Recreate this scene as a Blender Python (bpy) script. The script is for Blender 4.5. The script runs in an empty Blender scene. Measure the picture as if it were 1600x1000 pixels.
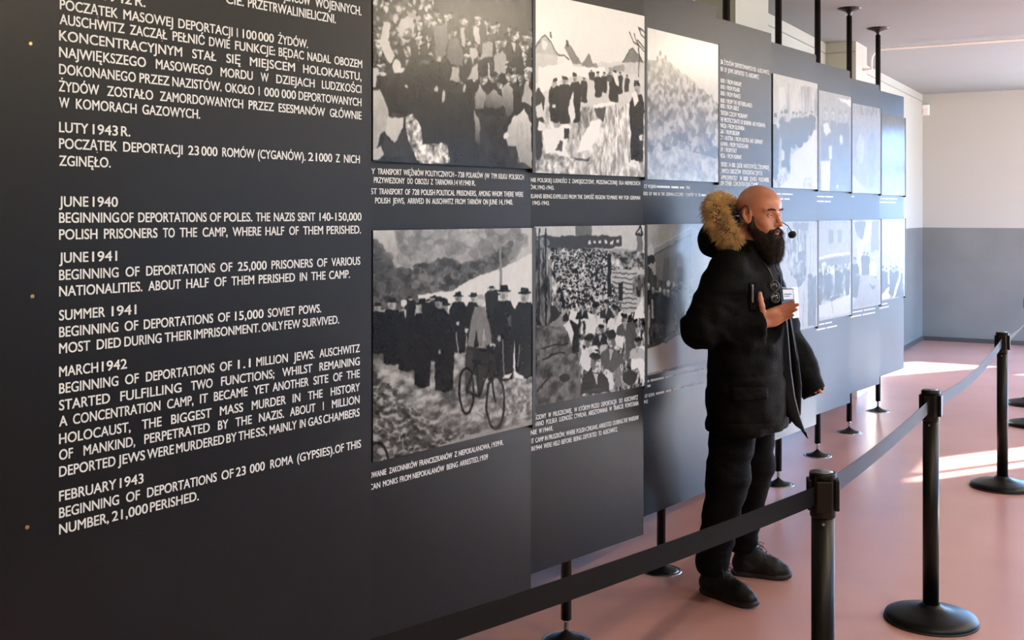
import bpy, math, random
import numpy as np
from mathutils import Vector, Matrix

# ------------------------------------------------------------------ camera, sky, sun, exposure
SC = bpy.context.scene
COL = SC.collection
R = math.radians
F_PX, CX, HY, CAM_H = 1750.0, 800.0, 333.0, 1.68       # focal length in px, principal column, horizon row, eye height
TH = math.atan(992.0 / 1750.0)
CT, ST = math.cos(TH), math.sin(TH)

cd = bpy.data.cameras.new('camera')
cam = bpy.data.objects.new('camera', cd)
COL.objects.link(cam)
cam.location = (0, 0, CAM_H)
cam.rotation_euler = (R(90), 0, TH)
cd.sensor_width = 36.0
cd.lens = 36.0 * F_PX / 1600.0
cd.shift_y = -(500.0 - HY) / 1600.0
cd.clip_end = 200
SC.camera = cam

SC.view_settings.view_transform = 'Standard'
SC.view_settings.look = 'None'
SC.view_settings.gamma = 1
SC.view_settings.use_curve_mapping = False
SC.view_settings.exposure = 0.28
SC.cycles.max_bounces = 10
SC.cycles.diffuse_bounces = 6
SC.cycles.glossy_bounces = 5
SC.cycles.transparent_max_bounces = 12
SC.cycles.caustics_reflective = False
SC.cycles.caustics_refractive = False
SC.cycles.sample_clamp_indirect = 6.0
SC.cycles.use_denoising = True

world = bpy.data.worlds.new('daylight_sky')
SC.world = world
world.use_nodes = True
wn = world.node_tree
wn.nodes.clear()
wo = wn.nodes.new('ShaderNodeOutputWorld')
wb = wn.nodes.new('ShaderNodeBackground')
wtc = wn.nodes.new('ShaderNodeTexCoord')
wsep = wn.nodes.new('ShaderNodeSeparateXYZ')
wr = wn.nodes.new('ShaderNodeValToRGB')
wn.links.new(wtc.outputs['Generated'], wsep.inputs[0])
wmap = wn.nodes.new('ShaderNodeMapRange')
wmap.inputs[1].default_value = -1
wmap.inputs[2].default_value = 1
wn.links.new(wsep.outputs['Z'], wmap.inputs[0])
wn.links.new(wmap.outputs[0], wr.inputs[0])
wr.color_ramp.elements[0].position = 0.44
wr.color_ramp.elements[0].color = (0.36, 0.38, 0.40, 1)
wr.color_ramp.elements[1].position = 0.56
wr.color_ramp.elements[1].color = (0.27, 0.56, 1.0, 1)
wn.links.new(wr.outputs[0], wb.inputs[0])
wb.inputs[1].default_value = 40.0
wn.links.new(wb.outputs[0], wo.inputs[0])

SUN_BEAR = (0.57, 0.82)          # horizontal direction towards the sun
SUN_ELEV = R(17.8)
sd = bpy.data.lights.new('sun', 'SUN')
sun = bpy.data.objects.new('sun', sd)
COL.objects.link(sun)
sd.energy = 105.0
sd.angle = R(0.6)
sd.color = (1.0, 0.95, 0.90)
_n = math.hypot(*SUN_BEAR)
_v = Vector((-SUN_BEAR[0] / _n * math.cos(SUN_ELEV), -SUN_BEAR[1] / _n * math.cos(SUN_ELEV), -math.sin(SUN_ELEV)))
sun.rotation_euler = _v.to_track_quat('-Z', 'Y').to_euler()
sun.location = (6, 20, 8)

# room dimensions (x across, y along the panels, z up)
XL, XR, YB, YE, ZC = -2.584, 3.4, -3.0, 15.58, 3.25
WAIN = 1.49
# windows: (wall, centre along the wall, width, sill, head)
WINDOWS = [('right', 14.68, 1.25, 0.9, 2.86), ('right', 13.0, 1.4, 0.12, 2.75), ('right', 11.3, 1.6, 0.12, 2.75), ('right', 4.9, 1.1, 1.35, 2.2), ('right', 7.0, 0.8, 1.35, 2.2),
           ('end', -0.1, 1.15, 0.9, 2.9), ('end', 1.35, 1.1, 0.12, 2.9), ('end', 2.75, 1.0, 0.12, 2.9)]
ADDED_BLINDS = {1: 2.1, 2: 2.1, 6: 1.2, 7: 1.9}      # windows with an added blind down to this height, blocking sun stripes
for wl, c, w, z0, z1 in WINDOWS:                      # sky portals guide the sampling of daylight through each opening
    ld = bpy.data.lights.new('window_portal', 'AREA')
    lo = bpy.data.objects.new('window_portal', ld)
    COL.objects.link(lo)
    ld.shape = 'RECTANGLE'
    ld.size, ld.size_y = w, z1 - z0
    ld.cycles.is_portal = True
    if wl == 'right':
        lo.location = (XR + 0.40, c, (z0 + z1) / 2)
        lo.rotation_euler = (R(90), 0, R(90))
    else:
        lo.location = (c, YE + 0.40, (z0 + z1) / 2)
        lo.rotation_euler = (R(-90), 0, 0)

# ------------------------------------------------------------------ projection helpers (image 1600 x 1000)
def cam_ray(px, py):
    a, b = (px - CX) / F_PX, (HY - py) / F_PX
    return Vector((a * CT - ST, a * ST + CT, b))

def at_height(px, py, z=0.0):
    r = cam_ray(px, py)
    t = (z - CAM_H) / r.z
    return Vector((r.x * t, r.y * t, z))

# ------------------------------------------------------------------ scene-graph helpers
def tag(o, label=None, cat=None, group=None, kind=None):
    if label: o['label'] = label
    if cat: o['category'] = cat
    if group: o['group'] = group
    if kind: o['kind'] = kind
    return o

def empty(name, loc=(0, 0, 0), rz=0.0, label=None, cat=None, group=None):
    o = bpy.data.objects.new(name, None)
    COL.objects.link(o)
    o.location = loc
    o.rotation_euler = (0, 0, rz)
    o.empty_display_size = 0.1
    return tag(o, label, cat, group)

class MB:
    """collects faces, then links them as one mesh object"""
    def __init__(self):
        self.v, self.f, self.sm, self.uv = [], [], [], None
    def add(self, vs, fs, smooth=False):
        b = len(self.v)
        self.v += [tuple(p) for p in vs]
        self.f += [tuple(i + b for i in f) for f in fs]
        self.sm += [smooth] * len(fs)
        return self
    def box(self, x0, x1, y0, y1, z0, z1, mtx=None, bev=0.0):
        x0, x1 = min(x0, x1), max(x0, x1); y0, y1 = min(y0, y1), max(y0, y1); z0, z1 = min(z0, z1), max(z0, z1)
        if bev <= 0:
            vs = [(x, y, z) for z in (z0, z1) for x, y in ((x0, y0), (x1, y0), (x1, y1), (x0, y1))]
            fs = [(3, 2, 1, 0), (4, 5, 6, 7), (0, 1, 5, 4), (1, 2, 6, 5), (2, 3, 7, 6), (3, 0, 4, 7)]
        else:
            import bmesh
            bm = bmesh.new()
            bmesh.ops.create_cube(bm, size=1)
            for q in bm.verts:
                q.co = Vector(((x0 + x1) / 2 + q.co.x * (x1 - x0), (y0 + y1) / 2 + q.co.y * (y1 - y0), (z0 + z1) / 2 + q.co.z * (z1 - z0)))
            bmesh.ops.bevel(bm, geom=list(bm.edges), offset=bev, segments=2, affect='EDGES', profile=0.5)
            bm.verts.index_update()
            vs = [q.co.copy() for q in bm.verts]
            fs = [[q.index for q in f.verts] for f in bm.faces]
            bm.free()
        if mtx is not None:
            vs = [mtx @ Vector(p) for p in vs]
        return self.add(vs, fs)
    def lathe(self, prof, n=32, mtx=None, cap=True):
        """prof: (radius, z) from bottom to top"""
        vs, fs = [], []
        for r, z in prof:
            for k in range(n):
                a = 2 * math.pi * k / n
                vs.append((r * math.cos(a), r * math.sin(a), z))
        for i in range(len(prof) - 1):
            for k in range(n):
                fs.append((i * n + k, i * n + (k + 1) % n, (i + 1) * n + (k + 1) % n, (i + 1) * n + k))
        sm = [True] * len(fs)
        if cap:
            fs.append(tuple(range(n - 1, -1, -1))); fs.append(tuple((len(prof) - 1) * n + k for k in range(n)))
            sm += [False, False]
        if mtx is not None:
            vs = [mtx @ Vector(p) for p in vs]
        b = len(self.v)
        self.add(vs, fs)
        self.sm[-len(fs):] = sm
        return self
    def tube(self, pts, r, n=8, closed=False):
        pts = [Vector(p) for p in pts]
        rs = r if isinstance(r, (list, tuple)) else [r] * len(pts)
        vs, fs = [], []
        up = None
        m = len(pts)
        for i, p in enumerate(pts):
            if closed:
                t = (pts[(i + 1) % m] - pts[i - 1]).normalized()
            else:
                t = (pts[min(i + 1, m - 1)] - pts[max(i - 1, 0)]).normalized()
            if up is None:
                up = Vector((0, 0, 1)) if abs(t.z) < 0.9 else Vector((1, 0, 0))
            a = t.cross(up).normalized()
            up = a.cross(t).normalized()
            for k in range(n):
                g = 2 * math.pi * k / n
                vs.append(p + (a * math.cos(g) + up * math.sin(g)) * rs[i])
        for i in range(m if closed else m - 1):
            j = (i + 1) % m
            for k in range(n):
                fs.append((i * n + k, i * n + (k + 1) % n, j * n + (k + 1) % n, j * n + k))
        self.add(vs, fs, True)
        if not closed:
            self.add([], [])
            b = len(self.v) - len(vs)
            self.f.append(tuple(b + k for k in range(n - 1, -1, -1))); self.sm.append(False)
            self.f.append(tuple(b + (m - 1) * n + k for k in range(n))); self.sm.append(False)
        return self
    def build(self, name, mat, parent=None, recalc=True):
        import bmesh
        me = bpy.data.meshes.new(name)
        me.from_pydata([tuple(p) for p in self.v], [], self.f)
        me.polygons.foreach_set('use_smooth', self.sm)
        if recalc:
            bm = bmesh.new(); bm.from_mesh(me)
            bmesh.ops.recalc_face_normals(bm, faces=bm.faces)
            bm.to_mesh(me); bm.free()
        me.materials.append(mat)
        o = bpy.data.objects.new(name, me)
        COL.objects.link(o)
        if parent is not None:
            o.parent = parent
        return o

def copy_tree(o, parent=None):
    c = o.copy()
    COL.objects.link(c)
    c.parent = parent
    for ch in list(o.children):
        copy_tree(ch, c)
    return c

# ------------------------------------------------------------------ materials
def mat(name, col, rough=0.5, spec=0.5, metal=0.0, var=0.0, scale=6.0, bump=0.0, bscale=40.0, ior=1.5, coat=0.0, sheen=0.0):
    m = bpy.data.materials.new(name)
    m.use_nodes = True
    nt = m.node_tree
    b = nt.nodes['Principled BSDF']
    b.inputs['Base Color'].default_value = (*col, 1)
    b.inputs['Roughness'].default_value = rough
    b.inputs['Specular IOR Level'].default_value = spec
    b.inputs['Metallic'].default_value = metal
    b.inputs['IOR'].default_value = ior
    b.inputs['Coat Weight'].default_value = coat
    b.inputs['Sheen Weight'].default_value = sheen
    tc = nt.nodes.new('ShaderNodeTexCoord')
    if var > 0:
        nz = nt.nodes.new('ShaderNodeTexNoise')
        nz.inputs['Scale'].default_value = scale
        nz.inputs['Detail'].default_value = 5
        nt.links.new(tc.outputs['Object'], nz.inputs['Vector'])
        rp = nt.nodes.new('ShaderNodeValToRGB')
        rp.color_ramp.elements[0].position = 0.3
        rp.color_ramp.elements[1].position = 0.7
        rp.color_ramp.elements[0].color = (*[c * (1 - var) for c in col], 1)
        rp.color_ramp.elements[1].color = (*[min(1, c * (1 + var)) for c in col], 1)
        nt.links.new(nz.outputs['Fac'], rp.inputs[0])
        nt.links.new(rp.outputs[0], b.inputs['Base Color'])
    if bump > 0:
        nb = nt.nodes.new('ShaderNodeTexNoise')
        nb.inputs['Scale'].default_value = bscale
        nb.inputs['Detail'].default_value = 4
        nt.links.new(tc.outputs['Object'], nb.inputs['Vector'])
        bp = nt.nodes.new('ShaderNodeBump')
        bp.inputs['Strength'].default_value = bump
        bp.inputs['Distance'].default_value = 0.01
        nt.links.new(nb.outputs['Fac'], bp.inputs['Height'])
        nt.links.new(bp.outputs[0], b.inputs['Normal'])
    return m

def wall_mat(name, upper, lower, dark=False):
    """painted plaster: pale above the dado line, grey gloss below"""
    m = mat(name, upper, 0.6, 0.4, var=0.03, scale=1.5, bump=0.05, bscale=25)
    nt = m.node_tree
    b = nt.nodes['Principled BSDF']
    g = nt.nodes.new('ShaderNodeNewGeometry')
    s = nt.nodes.new('ShaderNodeSeparateXYZ')
    nt.links.new(g.outputs['Position'], s.inputs[0])
    gt = nt.nodes.new('ShaderNodeMath'); gt.operation = 'GREATER_THAN'
    gt.inputs[1].default_value = WAIN
    nt.links.new(s.outputs['Z'], gt.inputs[0])
    nz = nt.nodes.new('ShaderNodeTexNoise')
    nz.inputs['Scale'].default_value = 2.2; nz.inputs['Detail'].default_value = 6
    nt.links.new(g.outputs['Position'], nz.inputs['Vector'])
    rp = nt.nodes.new('ShaderNodeValToRGB')
    rp.color_ramp.elements[0].position = 0.35; rp.color_ramp.elements[1].position = 0.7
    rp.color_ramp.elements[0].color = (*[c * 0.93 for c in lower], 1)
    rp.color_ramp.elements[1].color = (*[c * 1.07 for c in lower], 1)
    nt.links.new(nz.outputs['Fac'], rp.inputs[0])
    mx = nt.nodes.new('ShaderNodeMix'); mx.data_type = 'RGBA'
    nt.links.new(gt.outputs[0], mx.inputs['Factor'])
    nt.links.new(rp.outputs[0], mx.inputs['A'])
    mx.inputs['B'].default_value = (*upper, 1)
    nt.links.new(mx.outputs['Result'], b.inputs['Base Color'])
    if dark:                                                    # dark band invented for this wall to darken panel reflections, up to 2.45 m
        ly = nt.nodes.new('ShaderNodeMath'); ly.operation = 'LESS_THAN'; ly.inputs[1].default_value = 13.6
        lz = nt.nodes.new('ShaderNodeMath'); lz.operation = 'LESS_THAN'; lz.inputs[1].default_value = 2.45
        mu = nt.nodes.new('ShaderNodeMath'); mu.operation = 'MULTIPLY'
        nt.links.new(s.outputs['Y'], ly.inputs[0]); nt.links.new(s.outputs['Z'], lz.inputs[0])
        nt.links.new(ly.outputs[0], mu.inputs[0]); nt.links.new(lz.outputs[0], mu.inputs[1])
        m2 = nt.nodes.new('ShaderNodeMix'); m2.data_type = 'RGBA'
        nt.links.new(mu.outputs[0], m2.inputs['Factor']); nt.links.new(mx.outputs['Result'], m2.inputs['A'])
        m2.inputs['B'].default_value = (0.02, 0.02, 0.021, 1)
        nt.links.new(m2.outputs['Result'], b.inputs['Base Color'])
    mr = nt.nodes.new('ShaderNodeMapRange')
    mr.inputs[3].default_value = 0.28; mr.inputs[4].default_value = 0.7
    nt.links.new(gt.outputs[0], mr.inputs[0])
    nt.links.new(mr.outputs[0], b.inputs['Roughness'])
    return m

M = {}
M['wall'] = wall_mat('wall_paint', (0.42, 0.43, 0.385), (0.18, 0.195, 0.19))
M['wall_r'] = wall_mat('reflection_darkening_wall_paint', (0.80, 0.76, 0.72), (0.30, 0.30, 0.31), dark=True)  # unseen wall; its dark band is added for the near panels' reflections
M['ceiling'] = mat('ceiling_paint', (0.27, 0.305, 0.295), 0.8, 0.3, var=0.03, scale=0.8, bump=0.04, bscale=12)
M['floor'] = mat('floor_coating', (0.57, 0.285, 0.245), 0.26, 0.5, var=0.08, scale=1.1, bump=0.012, bscale=5, ior=2.0)
M['trim'] = mat('dark_skirting', (0.06, 0.055, 0.055), 0.5)
M['white_trim'] = mat('white_trim', (0.78, 0.76, 0.74), 0.5)
M['rail'] = mat('rail_grey', (0.25, 0.25, 0.24), 0.6)
M['frame'] = mat('window_frame_paint', (0.75, 0.74, 0.72), 0.4)
M['panel'] = mat('panel_lacquer', (0.0045, 0.0046, 0.005), 0.40, 0.30, var=0.12, scale=3.0, bump=0.01, bscale=8, ior=1.36)
M['letter'] = mat('white_vinyl_lettering', (0.71, 0.78, 0.80), 0.5, 0.4, var=0.02)
M['black_edge'] = mat('black_board_edge', (0.008, 0.008, 0.008), 0.6)
M['pole'] = mat('black_pole_paint', (0.006, 0.0055, 0.005), 0.3, 0.4, var=0.1, scale=30)
M['chrome'] = mat('chrome_flange', (0.55, 0.55, 0.56), 0.18, 0.5, metal=1.0)
M['screw'] = mat('brass_screw', (0.35, 0.27, 0.12), 0.35, metal=1.0)
M['stanchion'] = mat('stanchion_black', (0.004, 0.0036, 0.003), 0.42, 0.22, var=0.15, scale=40, bump=0.05, bscale=220)
M['stanchion_cap'] = mat('stanchion_cap_metal', (0.25, 0.25, 0.25), 0.3, metal=0.7)
M['belt'] = mat('black_webbing', (0.0055, 0.006, 0.0065), 0.55, 0.18, var=0.1, scale=60, ior=1.3)
M['lamp_body'] = mat('lamp_body_white', (0.7, 0.68, 0.64), 0.5)
M['blind'] = None
# ------------------------------------------------------------------ the room
def struct(o):
    o['kind'] = 'structure'
    return o

def wall_with_holes(name, axis, pos, a0, a1, holes, thick):
    """wall along an axis ('y' for the right wall, 'x' for the end wall) with rectangular openings"""
    mb = MB()
    cuts = sorted({a0, a1, *[h[0] for h in holes], *[h[1] for h in holes]})
    for s, e in zip(cuts[:-1], cuts[1:]):
        hs = [h for h in holes if h[0] <= s + 1e-6 and h[1] >= e - 1e-6]
        spans = [(0, hs[0][2]), (hs[0][3], ZC)] if hs else [(0, ZC)]
        for z0, z1 in spans:
            if axis == 'y':
                mb.box(pos, pos + thick, s, e, z0, z1)
            else:
                mb.box(s, e, pos, pos + thick, z0, z1)
    return struct(mb.build(name, M['wall_r' if axis == 'y' else 'wall']))

T = 0.35
struct(MB().box(XL - 0.2, XR + T, YB - 0.2, YE + T, -0.12, 0).build('floor', M['floor']))
struct(MB().box(XL - 0.2, XR + T, YB - 0.2, YE + T, ZC, ZC + 0.12).build('ceiling', M['ceiling']))
struct(MB().box(XL - 0.2, XL, YB - 0.2, YE + T, 0, ZC).build('wall_left', M['wall']))
struct(MB().box(XL, XR + T, YB - 0.2, YB, 0, ZC).build('wall_back', M['wall']))
wall_with_holes('wall_right', 'y', XR, YB, YE + T, [(c - w / 2, c + w / 2, z0, z1) for wl, c, w, z0, z1 in WINDOWS if wl == 'right'], T)
wall_with_holes('wall_end', 'x', YE, XL, XR, [(c - w / 2, c + w / 2, z0, z1) for wl, c, w, z0, z1 in WINDOWS if wl == 'end'], T)

# panes: clear glass (mostly transparent with a faint mirror sheen)
gm = bpy.data.materials.new('window_glass'); gm.use_nodes = True
_nt = gm.node_tree; _nt.nodes.clear()
_o = _nt.nodes.new('ShaderNodeOutputMaterial'); _t = _nt.nodes.new('ShaderNodeBsdfTransparent'); _g = _nt.nodes.new('ShaderNodeBsdfGlossy')
_g.inputs['Roughness'].default_value = 0.02
_mx = _nt.nodes.new('ShaderNodeMixShader'); _mx.inputs[0].default_value = 0.06
_nt.links.new(_t.outputs[0], _mx.inputs[1]); _nt.links.new(_g.outputs[0], _mx.inputs[2]); _nt.links.new(_mx.outputs[0], _o.inputs[0])
# added translucent blind, tinted so the panels reflect a blue glow
bm_ = bpy.data.materials.new('added_blue_glow_blind'); bm_.use_nodes = True
_nt = bm_.node_tree; _nt.nodes.clear()
_o = _nt.nodes.new('ShaderNodeOutputMaterial'); _t = _nt.nodes.new('ShaderNodeBsdfTranslucent'); _d = _nt.nodes.new('ShaderNodeBsdfDiffuse')
_t.inputs[0].default_value = (0.48, 0.70, 0.95, 1); _d.inputs[0].default_value = (0.8, 0.8, 0.8, 1)
_mx = _nt.nodes.new('ShaderNodeMixShader'); _mx.inputs[0].default_value = 0.25
_nt.links.new(_t.outputs[0], _mx.inputs[1]); _nt.links.new(_d.outputs[0], _mx.inputs[2]); _nt.links.new(_mx.outputs[0], _o.inputs[0])

for i, (wl, c, w, z0, z1) in enumerate(WINDOWS):
    fr = MB(); pn = MB()
    fw = 0.06
    zt = z1 - 0.58
    def B(mb, a0, a1, b0, b1, z_0, z_1):
        if wl == 'right': mb.box(XR + b0, XR + b1, a0, a1, z_0, z_1)
        else: mb.box(a0, a1, YE + b0, YE + b1, z_0, z_1)
    d0, d1 = 0.26, 0.32
    B(fr, c - w / 2, c - w / 2 + fw, d0, d1, z0, z1); B(fr, c + w / 2 - fw, c + w / 2, d0, d1, z0, z1)
    B(fr, c - w / 2, c + w / 2, d0, d1, z0, z0 + fw); B(fr, c - w / 2, c + w / 2, d0, d1, z1 - fw, z1)
    if not (wl == 'end' and c < 0): B(fr, c - 0.035, c + 0.035, d0, d1, z0, z1)
    B(fr, c - w / 2, c + w / 2, d0, d1, zt - 0.035, zt + 0.035)
    B(pn, c - w / 2, c + w / 2, 0.288, 0.292, z0, z1)
    f = struct(fr.build('window_%d' % (i + 1), M['frame']))
    pn.build('pane', gm, f)
    if i in ADDED_BLINDS:
        bl = MB(); B(bl, c - w / 2 + 0.01, c + w / 2 - 0.01, 0.20, 0.203, ADDED_BLINDS[i], z1)
        bl.build('sun_blocking_blind', bm_, f)

# piers standing out of the left wall and the rail under the cornice
for i, (y0, y1) in enumerate(((7.0, 7.72), (10.44, 10.9))):
    p = struct(MB().box(XL, -2.31, y0, y1, 0, ZC).build('trim_%d' % (i + 1), M['wall']))
    MB().box(XL, -2.295, y0 - 0.015, y1 + 0.015, 0, 0.1).build('plinth', M['white_trim'], p)
rail = MB()
for y0, y1 in ((YB, 7.0), (7.72, 10.44), (10.9, YE)):
    rail.box(XL, XL + 0.008, y0, y1, 3.15, 3.158)
rail.box(XL, -2.31, 10.433, 10.44, 3.15, 3.158).box(XL, -2.31, 6.993, 7.0, 3.15, 3.158)
struct(rail.build('trim_3', M['rail']))
struct(MB().box(XL, XR, YE - 0.015, YE, 0, 0.055).build('baseboard_end', M['trim']))
bl_ = MB()
for y0, y1 in ((YB, 7.0), (7.72, 10.44), (10.9, YE)):
    bl_.box(XL, XL + 0.015, y0, y1, 0, 0.055)
struct(bl_.build('baseboard_left', M['trim']))

# pipe crossing the room under the ceiling
pts = [(-2.31, 10.72, 3.08), (-2.27, 10.72, 3.08)]
for k in range(7):
    a = R(90) * k / 6
    pts.append((-2.27 + 0.1 * math.sin(a), 10.72, 3.18 - 0.1 * math.cos(a)))
pts = [(-2.23, 10.72, 3.02), (-2.23, 10.72, 3.10)]
for k in range(1, 8):
    a = R(90) * k / 7
    pts.append((-2.23 + 0.1 * (1 - math.cos(a)), 10.72, 3.10 + 0.1 * math.sin(a)))
pts += [(0.5, 10.72, 3.20), (XR, 10.72, 3.20)]
pp = MB().tube([(-2.31, 10.72, 3.02)] + pts, 0.012, 10).build('ceiling_pipe', M['white_trim'])
tag(pp, 'thin white pipe crossing the room just under the ceiling', 'pipe')

# motion sensor in the far corner
ms = empty('motion_sensor', (XL + 0.06, YE - 0.03, 3.04), 0, 'small white motion sensor high in the far corner', 'sensor')
MB().box(-0.06, 0.03, -0.03, 0.03, -0.07, 0.07, bev=0.008).build('housing', M['white_trim'], ms)
MB().box(-0.045, 0.02, -0.042, -0.028, -0.05, 0.01, bev=0.005).build('lens', M['lamp_body'], ms)

# ceiling lamps: warm tube fittings in a row over the aisle, right of the picture
em = bpy.data.materials.new('lamp_tube_glow'); em.use_nodes = True
_nt = em.node_tree; _nt.nodes.clear()
_o = _nt.nodes.new('ShaderNodeOutputMaterial'); _e = _nt.nodes.new('ShaderNodeEmission')
_e.inputs[0].default_value = (1.0, 0.85, 0.63, 1); _e.inputs[1].default_value = 400.0
_nt.links.new(_e.outputs[0], _o.inputs[0])
def lamp_root(loc):
    r = empty('ceiling_lamp', loc, 0)
    MB().box(-0.09, 0.09, -0.62, 0.62, -0.05, 0.0, bev=0.008).build('housing', M['lamp_body'], r)
    MB().tube([(0, -0.58, -0.072), (0, 0, -0.072), (0, 0.58, -0.072)], 0.019, 12).build('tube', em, r)
    return r
lp = None
for i, (x, y) in enumerate(((1.2, -0.6), (1.6, 2.6), (2.2, 6.1), (2.7, 13.6), (1.5, 9.2))):
    o = lamp_root((x, y, ZC)) if lp is None else copy_tree(lp)
    lp = lp or o
    o.location = (x, y, ZC)
    tag(o, ['warm ceiling tube lamp nearest the back wall', 'warm ceiling tube lamp second from the back wall',
            'warm ceiling tube lamp second from the end wall', 'warm ceiling tube lamp nearest the end wall', 'warm ceiling tube lamp closest to the panels'][i], 'lamp', 'tube lamps along the ceiling')
# ------------------------------------------------------------------ display panels
P_Z0, P_Z1, P_T = 0.366, 2.664, 0.02
PX = -1.79                                                     # x of every panel's far edge
P_EDGE = [1.369, 2.401, 3.285, 4.247, 5.146, 6.038, 6.994, 7.909, 8.890, 9.882]     # y of the far edges
P_ANG = [7.0, 7.5, 9.4, 13.5, 9.0, 8.5, 7.5, 8.2, 9.0, 7.0]
P_W = [1.15, 1.13, 0.98, 1.05, 0.99, 0.99, 1.04, 1.0, 1.05, 1.06]
POLE_X = -1.985
POLES = [0.98, 1.97, 2.95, 3.934, 4.924, 5.859, 6.847, 7.797, 8.744, 9.80]
BOARD = 0.014                                                  # photo board thickness in front of the panel face

class Plane:
    """vertical panel face: local u runs along the panel to its far edge (u = 0 there), w out of the face"""
    def __init__(self, i):
        a = R(P_ANG[i])
        self.a = a
        self.d = Vector((math.sin(a), math.cos(a), 0))
        self.n = Vector((math.cos(a), -math.sin(a), 0))
        self.o = Vector((PX, P_EDGE[i], 0))
    def hit(self, px, py, off=0.0):
        r = cam_ray(px, py)
        c = Vector((0, 0, CAM_H))
        t = (self.o + self.n * off - c).dot(self.n) / r.dot(self.n)
        q = c + r * t
        return (q - self.o).dot(self.d), q.z

PL = [Plane(i) for i in range(10)]
panel_look = ['dark blank display panel at the left edge of the row', 'tall dark panel filled with large white Polish and English text lines about deportations',
              'dark panel with the prisoner crowd photo above the bicycle photo', 'dark panel with the village photo above the dense marching crowd photo',
              'grey panel with the hillside photo above the street corner photo', 'grey panel with a white list of countries behind the man',
              'grey panel with the snowy street photo, right after the list panel', 'grey panel third from the far end of the row',
              'grey panel second from the far end of the row', 'grey panel at the far end of the row, nearest the end wall']

def rounded_rect(x0, x1, z0, z1, r, n=5):
    pts = []
    for cx, cz, a0 in ((x1 - r, z0 + r, -90), (x1 - r, z1 - r, 0), (x0 + r, z1 - r, 90), (x0 + r, z0 + r, 180)):
        for k in range(n + 1):
            a = R(a0 + 90 * k / n)
            pts.append((cx + r * math.cos(a), cz + r * math.sin(a)))
    return pts

PANELS = []
for i in range(10):
    root = empty('display_panel', PL[i].o, 0, panel_look[i], 'display panel', 'display panels along the room')
    root.rotation_euler = (0, 0, -PL[i].a)                      # local y = u, local x = out of the face
    pts = rounded_rect(-P_W[i], 0.0, P_Z0, P_Z1, 0.006)
    mb = MB()
    n = len(pts)
    vs = [(0.0, u, z) for u, z in pts] + [(-P_T, u, z) for u, z in pts]
    fs = [tuple(range(n)), tuple(range(2 * n - 1, n - 1, -1))] + [(k, (k + 1) % n, n + (k + 1) % n, n + k) for k in range(n)]
    mb.add(vs, fs)
    mb.build('board', M['panel'], root)
    # brackets that hold the panel on its pole
    u = (POLES[i] - P_EDGE[i]) / math.cos(PL[i].a)
    gap = (PX - POLE_X) * math.cos(PL[i].a) - abs(u) * math.sin(PL[i].a) * 0
    xp = (Vector((POLE_X, POLES[i], 0)) - PL[i].o).dot(PL[i].n)
    up = (Vector((POLE_X, POLES[i], 0)) - PL[i].o).dot(PL[i].d)
    up = min(up, -0.03)
    for zz in (0.6, 2.3):
        MB().box(xp + 0.018, -P_T, up - 0.02, up + 0.02, zz, zz + 0.05).build('bracket', M['pole'], root)
    PANELS.append(root)
# screw heads on the blank panel
for (sx, sy) in ((47, 68), (50, 463), (42, 824)):
    u, z = PL[0].hit(sx, sy)
    if u < -0.005:
        mb = MB()
        mb.lathe([(0.0045, 0), (0.0045, 0.001), (0.003, 0.002)], 14, Matrix.Translation((0, u, z)) @ Matrix.Rotation(R(90), 4, 'Y'))
        mb.build('screw', M['screw'], PANELS[0])

# ------------------------------------------------------------------ poles
def make_pole():
    r = empty('support_pole', (0, 0, 0))
    MB().lathe([(0.021, 0.085), (0.021, ZC - 0.06)], 24).build('tube', M['pole'], r)
    MB().lathe([(0.008, 0.035), (0.011, 0.05), (0.010, 0.075), (0.016, 0.085)], 20).build('neck', M['chrome'], r)
    MB().lathe([(0.082, 0.0), (0.082, 0.004), (0.066, 0.010), (0.036, 0.020), (0.014, 0.036), (0.008, 0.04)], 36).build('floor_flange', M['pole'], r)
    MB().lathe([(0.096, 0.0), (0.096, 0.003), (0.083, 0.0035)], 36).build('floor_ring', M['chrome'], r)
    MB().lathe([(0.016, ZC - 0.06), (0.012, ZC - 0.045), (0.03, ZC - 0.028), (0.075, ZC - 0.012), (0.09, ZC - 0.004), (0.09, ZC)], 36).build('ceiling_flange', M['pole'], r)
    return r
pole0 = None
pole_lab = ['black support pole behind the blank panel at the left', 'black support pole behind the big text panel', 'black support pole behind the bicycle photo panel',
            'black pole nearest the camera, its foot under the crowd photo panel', 'black pole with its foot just left of the man',
            'black pole rising above the list panel, its foot hidden by the man', "black pole with its foot right behind the man's calf",
            'black pole with its foot fourth from the far end wall end of the row', 'black pole next to last, reaching the ceiling', 'black pole last of the row at the far panel']
pole_lab[7] = 'black pole third from the far end of the row'
for i, y in enumerate(POLES):
    o = make_pole() if pole0 is None else copy_tree(pole0)
    pole0 = pole0 or o
    o.location = (POLE_X, y, 0)
    tag(o, pole_lab[i], 'pole', 'floor to ceiling poles holding the panels')

# ------------------------------------------------------------------ lettering
LET = 0.0008
fc = {}
def word_mesh(s):
    if s not in fc:
        c = bpy.data.curves.new('w', 'FONT')
        c.body = s
        c.size = 1.0
        c.offset = 0.0
        c.resolution_u = 5
        c.fill_mode = 'FRONT'
        o = bpy.data.objects.new('w', c)
        COL.objects.link(o)
        fc[s] = o
    return s

BOLD = 0.02
BLOCKS = []       # (panel, label, [(word, px0, px1, z_base, cap height in m)])
def line_z(pi, px, pbase, pcap):
    u, zb = PL[pi].hit(px, pbase)
    _, zt = PL[pi].hit(px, pbase - pcap)
    return zb, zt - zb

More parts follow.
